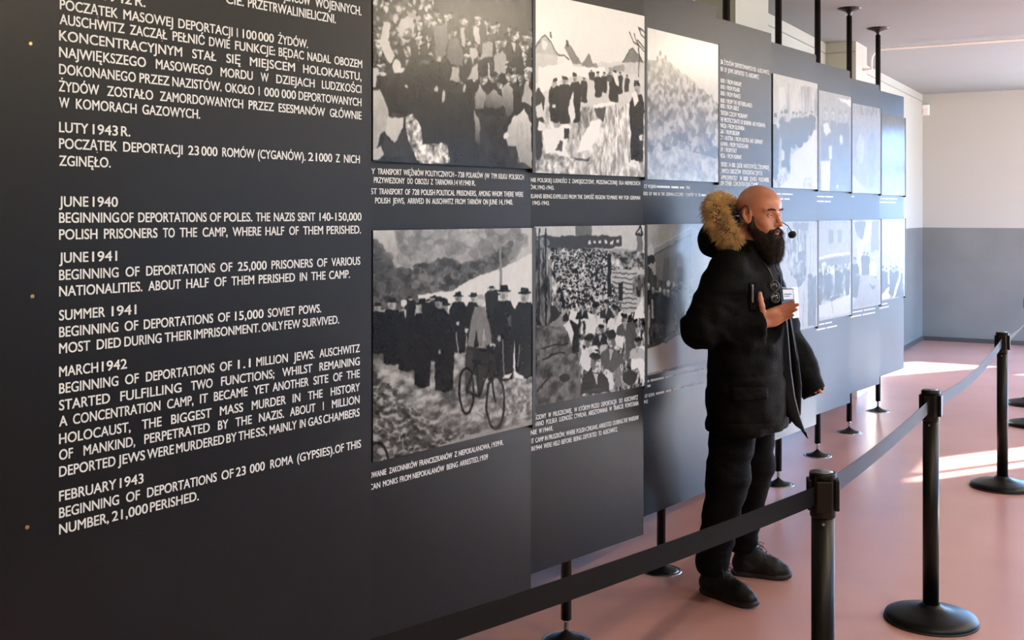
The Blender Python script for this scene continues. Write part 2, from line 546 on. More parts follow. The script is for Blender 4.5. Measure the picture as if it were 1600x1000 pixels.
def block(pi, label, lines, fx, fy, cap):
    """lines: (x where the baseline was read, baseline, [(word, x0, x1)...]) in the reading's own coordinates"""
    out = []
    for lx, base, words in lines:
        zb, ch = line_z(pi, fx(lx), fy(base), abs(fy(cap) - fy(0)))
        for w, x0, x1 in words:
            word_mesh(w)
            out.append((w, fx(x0), fx(x1), zb, ch))
    BLOCKS.append((pi, label, out))

def W(txt):
    """'WORD x0 x1 | WORD x0 x1' -> list"""
    r = []
    for q in txt.split('|'):
        a = q.split()
        r.append((' '.join(a[:-2]), float(a[-2]), float(a[-1])))
    return r

zx = lambda x: x * 0.375
z1 = lambda y: y * 0.375
z2 = lambda y: 300 + y * 0.375
z3 = lambda y: 625 + y * 0.375
CAPH = 42
block(1, None, [(1500, 64, W('JEŃCÓW 1180 1292|WOJENNYCH. 1312 1505')), (1395, 97, W('CIE. 940 1015|PRZETRWALI 1032 1240|NIELICZNI. 1245 1398'))], zx, z1, 36)
block(1, None, [(560, 22, W('MARZEC 245 412|1942 432 548|R. 562 605')),
    (248, 38, W('POCZĄTEK 248 490|MASOWEJ 513 720|DEPORTACJI 742 968|1 980 995|100 1010 1068|000 1075 1140|ŻYDÓW. 1158 1282')),
    (247, 100, W('AUSCHWITZ 247 518|ZACZĄŁ 540 695|PEŁNIĆ 718 852|DWIE 870 957|FUNKCJE: 978 1145|BĘDĄC 1160 1265|NADAL 1280 1377|OBOZEM 1392 1508')),
    (247, 168, W('KONCENTRACYJNYM 245 758|STAŁ 800 900|SIĘ 942 1002|MIEJSCEM 1040 1228|HOLOKAUSTU, 1262 1505')),
    (247, 237, W('NAJWIĘKSZEGO 245 607|MASOWEGO 648 883|MORDU 918 1052|W 1085 1118|DZIEJACH 1150 1310|LUDZKOŚCI 1340 1505')),
    (247, 308, W('DOKONANEGO 245 565|PRZEZ 580 705|NAZISTÓW. 717 922|OKOŁO 937 1058|1 1072 1085|000 1100 1162|000 1172 1232|DEPORTOWANYCH 1243 1505')),
    (247, 380, W('ŻYDÓW 245 412|ZOSTAŁO 445 637|ZAMORDOWANYCH 665 1012|PRZEZ 1035 1140|ESESMANÓW 1160 1353|GŁÓWNIE 1373 1505')),
    (247, 447, W('W 245 288|KOMORACH 315 568|GAZOWYCH. 592 833'))], zx, z1, CAPH)
block(1, None, [(247, 550, W('LUTY 245 367|1943 385 490|R. 503 542')),
    (247, 618, W('POCZĄTEK 245 487|DEPORTACJI 512 760|23 783 828|000 838 905|ROMÓW 925 1060|(CYGANÓW). 1073 1272|21 1283 1320|000 1328 1383|Z 1398 1415|NICH 1432 1498')),
    (247, 690, W('ZGINĘŁO. 245 460'))], zx, z1, CAPH)
block(1, None, [(247, 860, W('JUNE 245 367|1940 385 490')),
    (247, 928, W('BEGINNING 245 495|OF 502 555|DEPORTATIONS 575 860|OF 873 920|POLES. 933 1050|THE 1065 1125|NAZIS 1140 1227|SENT 1240 1312|140- 1330 1387|150,000 1396 1505')),
    (247, 998, W('POLISH 245 405|PRISONERS 432 655|TO 678 727|THE 748 820|CAMP, 843 947|WHERE 968 1087|HALF 1105 1183|OF 1204 1243|THEM 1262 1345|PERISHED. 1360 1503'))], zx, z1, CAPH)
block(1, None, [(247, 295, W('JUNE 245 367|1941 383 487')),
    (247, 367, W('BEGINNING 245 493|OF 522 580|DEPORTATIONS 608 895|OF 917 967|25,000 990 1110|PRISONERS 1130 1302|OF 1320 1362|VARIOUS 1380 1500')),
    (247, 435, W('NATIONALITIES. 245 592|ABOUT 617 752|HALF 775 868|OF 892 942|THEM 963 1058|PERISHED 1077 1228|IN 1248 1278|THE 1296 1355|CAMP. 1370 1457'))], zx, z2, CAPH)
block(1, None, [(247, 535, W('SUMMER 245 437|1941 464 567')),
    (247, 605, W('BEGINNING 245 492|OF 518 575|DEPORTATIONS 598 887|OF 907 957|15,000 978 1097|SOVIET 1115 1227|POWS. 1245 1337')),
    (247, 673, W('MOST 245 375|DIED 402 503|DURING 517 672|THEIR 685 800|IMPRISONMENT. 807 1082|ONLY 1090 1178|FEW 1184 1250|SURVIVED. 1260 1412'))], zx, z2, CAPH)
block(1, None, [(247, 770, W('MARCH 245 408|1942 423 528')),
    (247, 840, W('BEGINNING 245 492|OF 520 577|DEPORTATIONS 607 892|OF 915 965|1.1 990 1043|MILLION 1067 1198|JEWS. 1222 1310|AUSCHWITZ 1330 1498')),
    (247, 910, W('STARTED 245 457|FULFILLING 500 755|TWO 795 885|FUNCTIONS; 920 1142|WHILST 1175 1300|REMAINING 1330 1498')),
    (247, 977, W('A 245 280|CONCENTRATION 303 667|CAMP, 695 805|IT 832 865|BECAME 890 1030|YET 1055 1120|ANOTHER 1135 1285|SITE 1305 1367|OF 1387 1425|THE 1443 1498')),
    (247, 1050, W('HOLOCAUST, 245 543|THE 590 672|BIGGEST 712 880|MASS 915 1012|MURDER 1048 1190|IN 1218 1250|THE 1282 1343|HISTORY 1377 1498')),
    (247, 1117, W('OF 245 303|MANKIND, 347 562|PERPETRATED 600 873|BY 907 950|THE 980 1048|NAZIS. 1078 1182|ABOUT 1207 1313|1 1340 1352|MILLION 1382 1497')),
    (247, 1187, W('DEPORTED 245 480|JEWS 490 603|WERE 612 723|MURDERED 733 933|BY 942 985|THE 992 1060|SS, 1065 1112|MAINLY 1122 1235|IN 1248 1272|GAS 1283 1340|CHAMBERS 1346 1497'))], zx, z2, CAPH)
block(1, None, [(247, 422, W('FEBRUARY 245 483|1943 498 597')),
    (247, 492, W('BEGINNING 245 495|OF 524 582|DEPORTATIONS 612 902|OF 922 972|23 982 1023|000 1040 1102|ROMA 1125 1220|(GYPSIES). 1237 1392|OF 1395 1432|THIS 1442 1503')),
    (247, 560, W('NUMBER, 245 452|21,000 465 615|PERISHED. 624 827'))], zx, z3, CAPH)

k = 255 / 1600
block(2, 'white caption under the prisoner crowd photo', [
    (45, 165, W('PIERWSZY -220 68|TRANSPORT 92 328|WIĘŹNIÓW 345 545|POLITYCZNYCH 560 840|- 853 866|728 880 942|POLAKÓW 960 1127|(W 1143 1190|TYM 1205 1262|KILKU 1278 1362|POLSKICH 1380 1527')),
    (55, 250, W('PRZYWIEZIONY 55 358|DO 385 437|OBOZU 458 592|Z 612 635|TARNOWA 655 833|14 845 878|VI 887 920|1940 932 1005|R. 1018 1052')),
    (45, 358, W('FIRST -50 85|TRANSPORT 105 340|OF 362 412|728 432 500|POLISH 518 655|POLITICAL 670 850|PRISONERS, 868 1063|AMONG 1082 1197|WHOM 1212 1312|THERE 1328 1427|WERE 1440 1520')),
    (65, 447, W('POLISH 68 215|JEWS, 240 357|ARRIVED 385 545|IN 567 605|AUSCHWITZ 625 835|FROM 852 952|TARNÓW 970 1110|ON 1125 1175|JUNE 1185 1265|14, 1285 1322|1940. 1335 1418'))],
    lambda x: 575 + x * k, lambda y: 245 + y * k * 1.02, 55)
k3 = 230 / 1600
block(2, 'white caption under the bicycle photo', [
    (60, 538, W('ARESZTOWANIE -120 232|ZAKONNIKÓW 262 570|FRANCISZKANÓW 592 948|Z 972 1000|NIEPOKALANOWA, 1018 1360|1939 1375 1460|R. 1470 1505')),
    (60, 665, W('FRANCISCAN -180 165|MONKS 195 355|FROM 378 500|NIEPOKALANÓW 518 862|BEING 888 1010|ARRESTED, 1028 1238|1939 1250 1335'))],
    lambda x: 570 + x * k3, lambda y: 670 + y * k3, 62)
k4 = 285 / 1600
fx4, fy4 = (lambda x: 825 + x * k4), (lambda y: 265 + y * k4)
block(3, 'white caption under the village photo', [
    (35, 108, W('WYSIEDLENIE -130 70|POLSKIEJ 83 205|LUDNOŚCI 218 340|Z 355 370|ZAMOJSZCZYZNY, 385 582|PRZEZNACZONEJ 598 780|DLA 797 838|NIEMIECKICH 848 982')),
    (30, 172, W('KOLONISTÓW, -130 75|1942-1943. 85 228')),
    (35, 250, W('CIVILIANS -30 120|BEING 132 210|EXPELLED 220 348|FROM 358 422|THE 432 475|ZAMOŚĆ 487 578|REGION 590 675|TO 685 715|MAKE 722 782|WAY 793 832|FOR 842 883|GERMAN 893 982')),
    (40, 310, W('1942-1943. 40 188'))], fx4, fy4, 36)
block(4, 'pale caption under the hillside photo', [
    (1018, 160, W('CY 1016 1042|WOJENNI 1050 1120|▬▬▬▬ 1127 1245|▬▬ 1255 1320|▬▬ 1330 1370|1941 1385 1418')),
    (1018, 225, W('ERS 1012 1050|OF 1060 1085|WAR 1095 1130|IN 1140 1155|THE 1165 1198|GERMAN-OCCUPIED 1208 1365|COUNTRY 1375 1455|IN 1465 1480|THE 1490 1512|▬▬ 1520 1565'))], fx4, fy4, 30)
k5 = 0.12
block(3, 'white caption under the dense marching crowd photo', [
    (130, 470, W('ŚCIOWY 130 275|W 303 340|PRUSZKOWIE, 365 612|W 640 680|KTÓRYM 700 845|PRZED 862 970|DEPORTACJĄ 992 1195|DO 1225 1270|AUSCHWITZ 1290 1470')),
    (85, 565, W('MYWANO 60 245|POLSKĄ 275 420|LUDNOŚĆ 445 620|CYWILNĄ, 640 805|ARESZTOWANĄ 825 1075|W 1098 1130|TRAKCIE 1150 1282|POWSTANIA 1305 1480')),
    (90, 663, W('NIE 75 155|W 182 220|1944 235 322|R. 332 365')),
    (85, 775, W('IT 85 115|CAMP 135 245|IN 260 295|PRUSZKÓW, 310 520|WHERE 535 655|POLISH 670 788|CIVILIANS, 798 950|ARRESTED 960 1130|DURING 1145 1275|THE 1282 1335|WARSAW 1345 1480')),
    (85, 875, W('IN 85 115|1944 125 222|WERE 243 350|HELD 365 457|BEFORE 475 610|BEING 632 738|DEPORTED 755 935|TO 955 997|AUSCHWITZ. 1015 1205'))],
    lambda x: 820 + x * k5, lambda y: 600 + y * k5, 62)
k6 = 0.11
block(4, 'pale caption under the street corner photo', [
    (80, 535, W('▬ 80 130|▬▬▬▬▬ 148 340|▬▬▬ 355 480|▬▬▬▬▬ 500 780|▬▬ 805 900')), (60, 610, W('▬▬ 60 148')),
    (65, 745, W('OF 65 105|ROMA 120 205|▬▬ 225 345|▬▬ 365 445|▬▬▬ 462 590|▬▬ 612 720|▬▬▬ 742 890')), (40, 830, W('1942 40 108'))],
    lambda x: 1000 + x * k6, lambda y: 540 + y * k6, 48)
k7 = 0.2252
block(5, 'white list of countries and numbers', [(40, b, W(t)) for b, t in (
    (108, 'CZBA 40 65|ŻYDÓW 70 140|DEPORTOWANYCH 147 268|DO 274 295|AUSCHWITZ 302 385'), (158, 'BER 38 65|OF 72 92|JEWS 98 135|DEPORTED 142 212|TO 218 236|AUSCHWITZ 242 312'),
    (238, '000 40 76|/ 82 90|FROM 95 132|HUNGARY 138 193'), (281, '000 40 76|/ 82 88|FROM 93 128|POLAND 134 180'), (325, '000 40 76|/ 82 88|FROM 93 130|FRANCE 136 185'),
    (376, '000 40 76|/ 82 88|FROM 93 130|THE 136 160|NETHERLANDS 166 265'), (414, '000 40 76|/ 82 88|FROM 93 128|GREECE 134 175'),
    (462, 'TERESIN 40 100|CZECHY 106 160|MORAWY 166 235'), (508, 'THE 40 66|PROTECTORATE 72 180|OF 186 202|BOHEMIA 208 262|AND 268 290|MORAVIA 296 358'),
    (550, 'WACJA 40 88|/ 93 99|FROM 104 142|SLOVAKIA 148 213'), (592, 'GIA 40 70|/ 76 82|FROM 88 124|BELGIUM 130 177'),
    (634, 'CY 40 62|I 68 72|AUSTRIA 78 136|/ 142 148|FROM 153 190|AUSTRIA 195 245|AND 250 276|GERMANY 282 340'), (677, 'SŁAWIA 40 98|/ 104 110|FROM 115 150|YUGOSLAVIA 156 240'),
    (717, 'CHY 40 66|/ 72 78|FROM 84 120|ITALY 125 160'), (760, 'WEGIA 40 80|/ 85 91|FROM 96 134|NORWAY 140 193'),
    (820, 'OKOŁO 50 95|34 103 118|000 124 150|OSÓB 158 198|NARODOWOŚCI 206 302|ŻYDOWSKIEJ 308 383'), (865, 'Z 40 48|INNYCH 55 105|OBOZÓW 112 190|KONCENTRACYJNYCH. 200 338'),
    (912, 'APPROXIMATELY 50 165|34 180 195|000 205 238|JEWISH 248 300|PRISONERS 310 383'), (952, 'FROM 35 70|OTHER 78 125|CONCENTRATION 133 250|CAMPS. 258 310'))],
    lambda x: 1115 + x * k7, lambda y: 75 + y * k7, 30)
k8 = 0.22
fx8, fy8 = (lambda x: 1195 + x * k8), (lambda y: 110 + y * k8)
block(6, 'pale caption lines too small to read', [(160, 886, W('▬▬ 60 112|▬▬ 120 200')), (160, 920, W('▬▬ 90 130|▬ 138 178'))], fx8, fy8, 14)
block(7, 'pale caption lines too small to read', [(400, 902, W('▬▬ 370 425|▬▬ 430 485')), (400, 936, W('▬▬ 370 420|▬▬ 425 468'))], fx8, fy8, 13)
block(8, 'pale caption lines too small to read', [(630, 900, W('▬ 615 634'))], fx8, fy8, 10)
block(9, 'pale caption lines too small to read', [(850, 916, W('▬▬ 820 880|▬▬ 885 940')), (850, 942, W('▬▬ 815 870|▬▬ 876 932'))], fx8, fy8, 11)
fx9, fy9 = (lambda x: 1220 + x * 0.2), (lambda y: 330 + y * 0.2)
block(7, 'pale caption lines too small to read', [(300, 893, W('▬▬ 285 340|▬▬ 345 400')), (300, 930, W('▬▬ 280 350|▬▬ 357 440'))], fx9, fy9, 15)
block(8, 'pale caption lines too small to read', [(560, 797, W('▬▬ 560 640|▬▬ 648 738')), (560, 830, W('▬▬ 545 630|▬▬ 638 738'))], fx9, fy9, 14)
block(9, 'pale caption lines too small to read', [(780, 735, W('▬▬ 768 832')), (780, 763, W('▬▬ 768 845'))], fx9, fy9, 12)

H_ = word_mesh('H')
bpy.context.view_layer.update()
dg = bpy.context.evaluated_depsgraph_get()
geo = {}
for s, o in fc.items():
    me = bpy.data.meshes.new_from_object(o.evaluated_get(dg))
    nv = len(me.vertices)
    co = np.empty(nv * 3); me.vertices.foreach_get('co', co)
    geo[s] = (co.reshape(-1, 3), [tuple(p.vertices) for p in me.polygons])
    bpy.data.meshes.remove(me)
CAP = geo['H'][0][:, 1].max()
for s, o in fc.items():
    c = o.data
    bpy.data.objects.remove(o)
    bpy.data.curves.remove(c)
for pi, label, words in BLOCKS:
    mb = MB()
    for w, p0, p1, zb, ch in words:
        u0, _ = PL[pi].hit(p0, HY); u1, _ = PL[pi].hit(p1, HY)
        if '▬' in w:                                            # caption words too small to read: strokes only
            n = len(w) * 3
            for q in range(n):
                a = u0 + (u1 - u0) * q / n
                b = a + (u1 - u0) / n * 0.85
                mb.add([(LET, a, zb + .15 * ch), (LET, b, zb + .15 * ch), (LET, b, zb + ch * .8), (LET, a, zb + ch * .8)], [(0, 1, 2, 3)])
            continue
        co, fs = geo[w]
        x0, x1 = co[:, 0].min(), co[:, 0].max()
        if w in ('1', 'I', '/', '-'):                           # narrow signs keep their own width
            um = (u0 + u1) / 2; hw = (x1 - x0) / CAP * ch / 2
            u0, u1 = um - hw, um + hw
        for q_, (sh, dv) in enumerate(((-BOLD, -.012), (BOLD, .012), (-BOLD, .012), (BOLD, -.012))):                                # heavier strokes: the outline is laid twice, a hair apart
            e = sh * ch
            vs = [(LET + 0.00012 * q_, e + u0 + BOLD * ch + (q[0] - x0) / max(x1 - x0, 1e-6) * (u1 - u0 - 2 * BOLD * ch), zb + dv * ch + q[1] / CAP * ch) for q in co]
            mb.add(vs, fs)
    o = mb.build('lettering', M['letter'], PANELS[pi], recalc=False)
    o['label'] = label or 'white lettering'
# ------------------------------------------------------------------ mounted photographs (painted procedurally, pixel values computed here)
def vnoise2(h, w, sx, sy, rng):
    """smooth value noise, cells sx by sy pixels"""
    gh, gw = int(h / sy) + 3, int(w / sx) + 3
    g = rng.random((gh, gw))
    y = np.arange(h) / sy; x = np.arange(w) / sx
    yi = y.astype(int); xi = x.astype(int)
    fy = (y - yi)[:, None]; fx = (x - xi)[None, :]
    fy = fy * fy * (3 - 2 * fy); fx = fx * fx * (3 - 2 * fx)
    a = g[np.ix_(yi, xi)]; b = g[np.ix_(yi, xi + 1)]; c = g[np.ix_(yi + 1, xi)]; d = g[np.ix_(yi + 1, xi + 1)]
    return (a * (1 - fx) + b * fx) * (1 - fy) + (c * (1 - fx) + d * fx) * fy

class Paint:
    def __init__(self, pi, u0, u1, z0, z1, res, fx, fy, base=0.5, seed=1):
        self.pi, self.u0, self.u1, self.z0, self.z1, self.res, self.fx, self.fy = pi, u0, u1, z0, z1, res, fx, fy
        self.h, self.w = int((z1 - z0) * res), int((u1 - u0) * res)
        self.a = np.full((self.h, self.w), base, np.float32)
        self.rng = np.random.default_rng(seed)
    def P(self, x, y):
        u, z = PL[self.pi].hit(self.fx(x), self.fy(y), BOARD)
        return ((u - self.u0) * self.res, (self.z1 - z) * self.res)
    def mask(self, pts):
        q = np.array(pts)
        x0, x1 = int(max(0, math.floor(q[:, 0].min()))), int(min(self.w, math.ceil(q[:, 0].max()) + 1))
        y0, y1 = int(max(0, math.floor(q[:, 1].min()))), int(min(self.h, math.ceil(q[:, 1].max()) + 1))
        if x1 <= x0 or y1 <= y0:
            return None
        X, Y = np.meshgrid(np.arange(x0, x1) + 0.5, np.arange(y0, y1) + 0.5)
        ins = np.zeros(X.shape, bool)
        n = len(q)
        for i in range(n):
            xa, ya = q[i]; xb, yb = q[(i + 1) % n]
            if ya == yb: continue
            c = (ya > Y) != (yb > Y)
            ins ^= c & (X < (xb - xa) * (Y - ya) / (yb - ya) + xa)
        return (slice(y0, y1), slice(x0, x1)), ins
    def fill(self, pts_img, val, alpha=1.0, mapped=False, grain=0.0, g1=None):
        pts = pts_img if mapped else [self.P(x, y) for x, y in pts_img]
        m = self.mask(pts)
        if m is None: return
        sl, ins = m
        sub = self.a[sl]
        v = val
        if g1 is not None:                                     # tone running from the top of the shape to its bottom
            t = np.linspace(0, 1, sub.shape[0])[:, None]
            v = (val + (g1 - val) * t) * np.ones_like(sub)
        if grain: v = v + (self.rng.random(sub.shape) - 0.5) * grain
        sub[ins] = (sub * (1 - alpha) + v * alpha)[ins] if not np.isscalar(v) else (sub[ins] * (1 - alpha) + v * alpha)
    def ell(self, x, y, rx, ry, val, alpha=1.0, rot=0.0):
        c, s = math.cos(rot), math.sin(rot)
        self.fill([(x + rx * math.cos(t) * c - ry * math.sin(t) * s, y + rx * math.cos(t) * s + ry * math.sin(t) * c)
                   for t in np.linspace(0, 2 * math.pi, 18, endpoint=False)], val, alpha)
    def line(self, pts, wd, val, alpha=1.0):
        for (xa, ya), (xb, yb) in zip(pts[:-1], pts[1:]):
            a = np.array(self.P(xa, ya)); b = np.array(self.P(xb, yb))
            d = b - a; l = np.hypot(*d)
            if l < 1e-6: continue
            n = np.array([-d[1], d[0]]) / l * wd / 2
            self.fill([a + n, b + n, b - n, a - n], val, alpha, mapped=True)
    def ring(self, x, y, rx, ry, wd, val):
        self.line([(x + rx * math.cos(t), y + ry * math.sin(t)) for t in np.linspace(0, 2 * math.pi, 29)], wd, val)
    def noise(self, pts_img, sx, sy, lo, hi, alpha=1.0, oct=3, thr=None):
        """textured patch: value noise between lo and hi"""
        m = self.mask([self.P(x, y) for x, y in pts_img])
        if m is None: return
        sl, ins = m
        h, w = ins.shape
        n = np.zeros((h, w)); am = 1.0; tot = 0
        for k in range(oct):
            n += am * vnoise2(h, w, max(1.2, sx / 2 ** k), max(1.2, sy / 2 ** k), self.rng); tot += am; am *= 0.6
        n = n / tot
        n = np.clip((n - 0.5) * 2.2 + 0.5, 0, 1)
        if thr is not None:
            sel = ins & (n > thr)
            sub = self.a[sl]; sub[sel] = sub[sel] * (1 - alpha) + hi * alpha
        else:
            sub = self.a[sl]; v = lo + (hi - lo) * n
            sub[ins] = (sub * (1 - alpha) + v * alpha)[ins]
    def grad(self, v0, v1):
        self.a[:] = np.linspace(v0, v1, self.h)[:, None]
    def person(self, x, yt, h, w, coat=0.05, face=0.55, hat=0.04, lean=0.0, brim=True, legs=True):
        hd = h * 0.13
        self.fill([(x - w * .32, yt + hd * 1.25), (x + w * .32, yt + hd * 1.25), (x + w * .55, yt + hd * 2.1), (x + w * .5 + lean, yt + h * .62),
                   (x + w * .42 + lean, yt + h * .97), (x + w * .05 + lean, yt + h), (x - w * .45 + lean, yt + h * .96), (x - w * .5, yt + h * .6), (x - w * .55, yt + hd * 2.1)], coat, grain=0.05)
        self.ell(x, yt + hd * .75, w * .21, hd * .55, face)
        self.ell(x - w * .05, yt + hd * .9, w * .1, hd * .25, face * .7)
        if hat is not None:
            self.fill([(x - w * .22, yt + hd * .45), (x - w * .18, yt), (x + w * .18, yt), (x + w * .22, yt + hd * .45)], hat)
            if brim: self.ell(x, yt + hd * .45, w * .36, hd * .1, hat)
    def head(self, x, y, s, light=.62, coat=.08, hat='brim', turn=1, collar=True, body=150):
        self.fill([(x - 40 * s, y + 80 * s), (x - 32 * s, y + 42 * s), (x - 12 * s, y + 26 * s), (x + 12 * s, y + 26 * s), (x + 32 * s, y + 42 * s), (x + 40 * s, y + 80 * s),
                   (x + 38 * s, y + body * s), (x - 38 * s, y + body * s)], coat, grain=.05)
        if collar: self.fill([(x - 7 * s, y + 28 * s), (x + 7 * s, y + 28 * s), (x + turn * 3 * s, y + 62 * s)], light * .95)
        self.ell(x, y, 14 * s, 22 * s, light)
        self.ell(x - turn * 7 * s, y + 3 * s, 7 * s, 19 * s, light * .35, .8)
        self.ell(x + turn * 3 * s, y - 3 * s, 9 * s, 3 * s, light * .35, .8); self.ell(x + turn * 4 * s, y + 12 * s, 5 * s, 2.2 * s, light * .4, .8)
        if hat == 'brim': self.ell(x, y - 13 * s, 24 * s, 5 * s, .05); self.fill([(x - 15 * s, y - 13 * s), (x - 12 * s, y - 30 * s), (x + 12 * s, y - 30 * s), (x + 15 * s, y - 13 * s)], .07)
        elif hat == 'cap': self.ell(x, y - 17 * s, 18 * s, 9 * s, .68); self.ell(x + turn * 12 * s, y - 12 * s, 12 * s, 3.5 * s, .3)
        elif hat == 'hair': self.ell(x - turn * 2 * s, y - 15 * s, 15 * s, 10 * s, .05)
    def foliage(self, pts_img, n, size, lo, hi, alpha=.7, sy=0.8):
        q = np.array(pts_img, float); k = 0
        x0, y0 = q.min(0); x1, y1 = q.max(0)
        while k < n:
            x, y = self.rng.uniform(x0, x1), self.rng.uniform(y0, y1)
            c = False
            for i in range(len(q)):
                (xa, ya), (xb, yb) = q[i], q[(i + 1) % len(q)]
                if (ya > y) != (yb > y) and x < (xb - xa) * (y - ya) / (yb - ya) + xa: c = not c
            k += 1
            if not c: continue
            s = size * self.rng.uniform(.4, 1.2)
            self.ell(x, y, s, s * sy, self.rng.uniform(lo, hi), alpha, self.rng.uniform(-1, 1))
    def finish(self, blur=1, grain=0.03, lo=0.0, hi=1.0, warp=5.0):
        h, w = self.a.shape
        dx = (vnoise2(h, w, 9, 9, self.rng) - .5) * warp + (vnoise2(h, w, 26, 26, self.rng) - .5) * warp * 1.4
        dy = (vnoise2(h, w, 9, 9, self.rng) - .5) * warp + (vnoise2(h, w, 26, 26, self.rng) - .5) * warp * 1.4
        Y, X = np.mgrid[0:h, 0:w]
        a = self.a[np.clip((Y + dy).round().astype(int), 0, h - 1), np.clip((X + dx).round().astype(int), 0, w - 1)]
        t = vnoise2(h, w, 5, 7, self.rng) * .5 + vnoise2(h, w, 14, 20, self.rng) * .5 - .5
        a = a + t * .5 * np.sqrt(np.clip(a, 0, 1)) * np.clip(.86 - a, 0.03, .3)
        a = np.clip(a, 0, 1) ** 0.85 * 1.08
        for _ in range(blur):
            p = np.pad(a, 1, mode='edge')
            a = (p[1:-1, 1:-1] * 4 + p[:-2, 1:-1] * 2 + p[2:, 1:-1] * 2 + p[1:-1, :-2] * 2 + p[1:-1, 2:] * 2 + p[:-2, :-2] + p[2:, 2:] + p[:-2, 2:] + p[2:, :-2]) / 16
        a = a + (self.rng.random(a.shape) - 0.5) * grain
        return np.clip(lo + (hi - lo) * a, 0, 1)

EDGE_W = 0.016
def photo(name_i, pi, left_px, z0, z1, fx, fy, label, draw, res=560, base=0.5, rough=0.22, seed=1, extra=0.006, blur=2, warp=4.0):
    """a print on a thin board screwed to the panel; the board's far edge stands black"""
    uL = PL[pi].hit(left_px, HY, BOARD)[0]
    uL = max(uL, -P_W[pi] + 0.01)
    u1 = extra
    pt = Paint(pi, uL, u1 - EDGE_W, z0, z1, res, fx, fy, base, seed)
    draw(pt)
    arr = pt.finish(blur, warp=warp, hi=0.8 if pi >= 6 else 0.9 if pi == 4 else 1.0)
    img = bpy.data.images.new('photo_tone_%d' % name_i, pt.w, pt.h, alpha=False, float_buffer=False)
    px = np.ones((pt.h, pt.w, 4), np.float32)
    px[..., :3] = arr[::-1][..., None]
    img.colorspace_settings.name = 'sRGB'
    img.pixels.foreach_set(px.ravel())
    img.update()
    img.pack()
    m = bpy.data.materials.new('photo_print_%d' % name_i); m.use_nodes = True
    nt = m.node_tree; b = nt.nodes['Principled BSDF']
    ti = nt.nodes.new('ShaderNodeTexImage'); ti.image = img; ti.extension = 'EXTEND'
    g = nt.nodes.new('ShaderNodeMix'); g.data_type = 'RGBA'; g.blend_type = 'MULTIPLY'
    g.inputs['Factor'].default_value = 1.0
    g.inputs['B'].default_value = (0.88, 0.95, 0.98, 1)
    nt.links.new(ti.outputs[0], g.inputs['A']); nt.links.new(g.outputs['Result'], b.inputs['Base Color'])
    b.inputs['Roughness'].default_value = rough
    b.inputs['IOR'].default_value = 1.36
    b.inputs['Specular IOR Level'].default_value = 0.3
    root = empty('photo_print', PL[pi].o, 0, label, 'photograph', 'photographs on the panels')
    root.rotation_euler = (0, 0, -PL[pi].a)
    mb = MB().box(0.0002, BOARD, uL, u1 - EDGE_W, z0, z1)
    o = mb.build('print', m, root)
    uvl = o.data.uv_layers.new(name='print')
    for poly in o.data.polygons:
        for li in poly.loop_indices:
            v = o.data.vertices[o.data.loops[li].vertex_index].co
            uvl.data[li].uv = ((v.y - uL) / (u1 - EDGE_W - uL), (v.z - z0) / (z1 - z0))
    o.data.materials.append(M['black_edge'])
    for poly in o.data.polygons:
        if abs(poly.normal.x) < 0.5 or poly.normal.x < 0: poly.material_index = 1
    MB().box(-0.002 if extra <= 0 else 0.0002, BOARD + 0.002, u1 - EDGE_W, u1, z0 - 0.012, z1 + 0.002).build('edge_strip', M['black_edge'], root)
    return root

ZU0, ZU1, ZL0, ZL1 = 1.827, 2.482, 0.977, 1.631
rnd = random.Random(7)

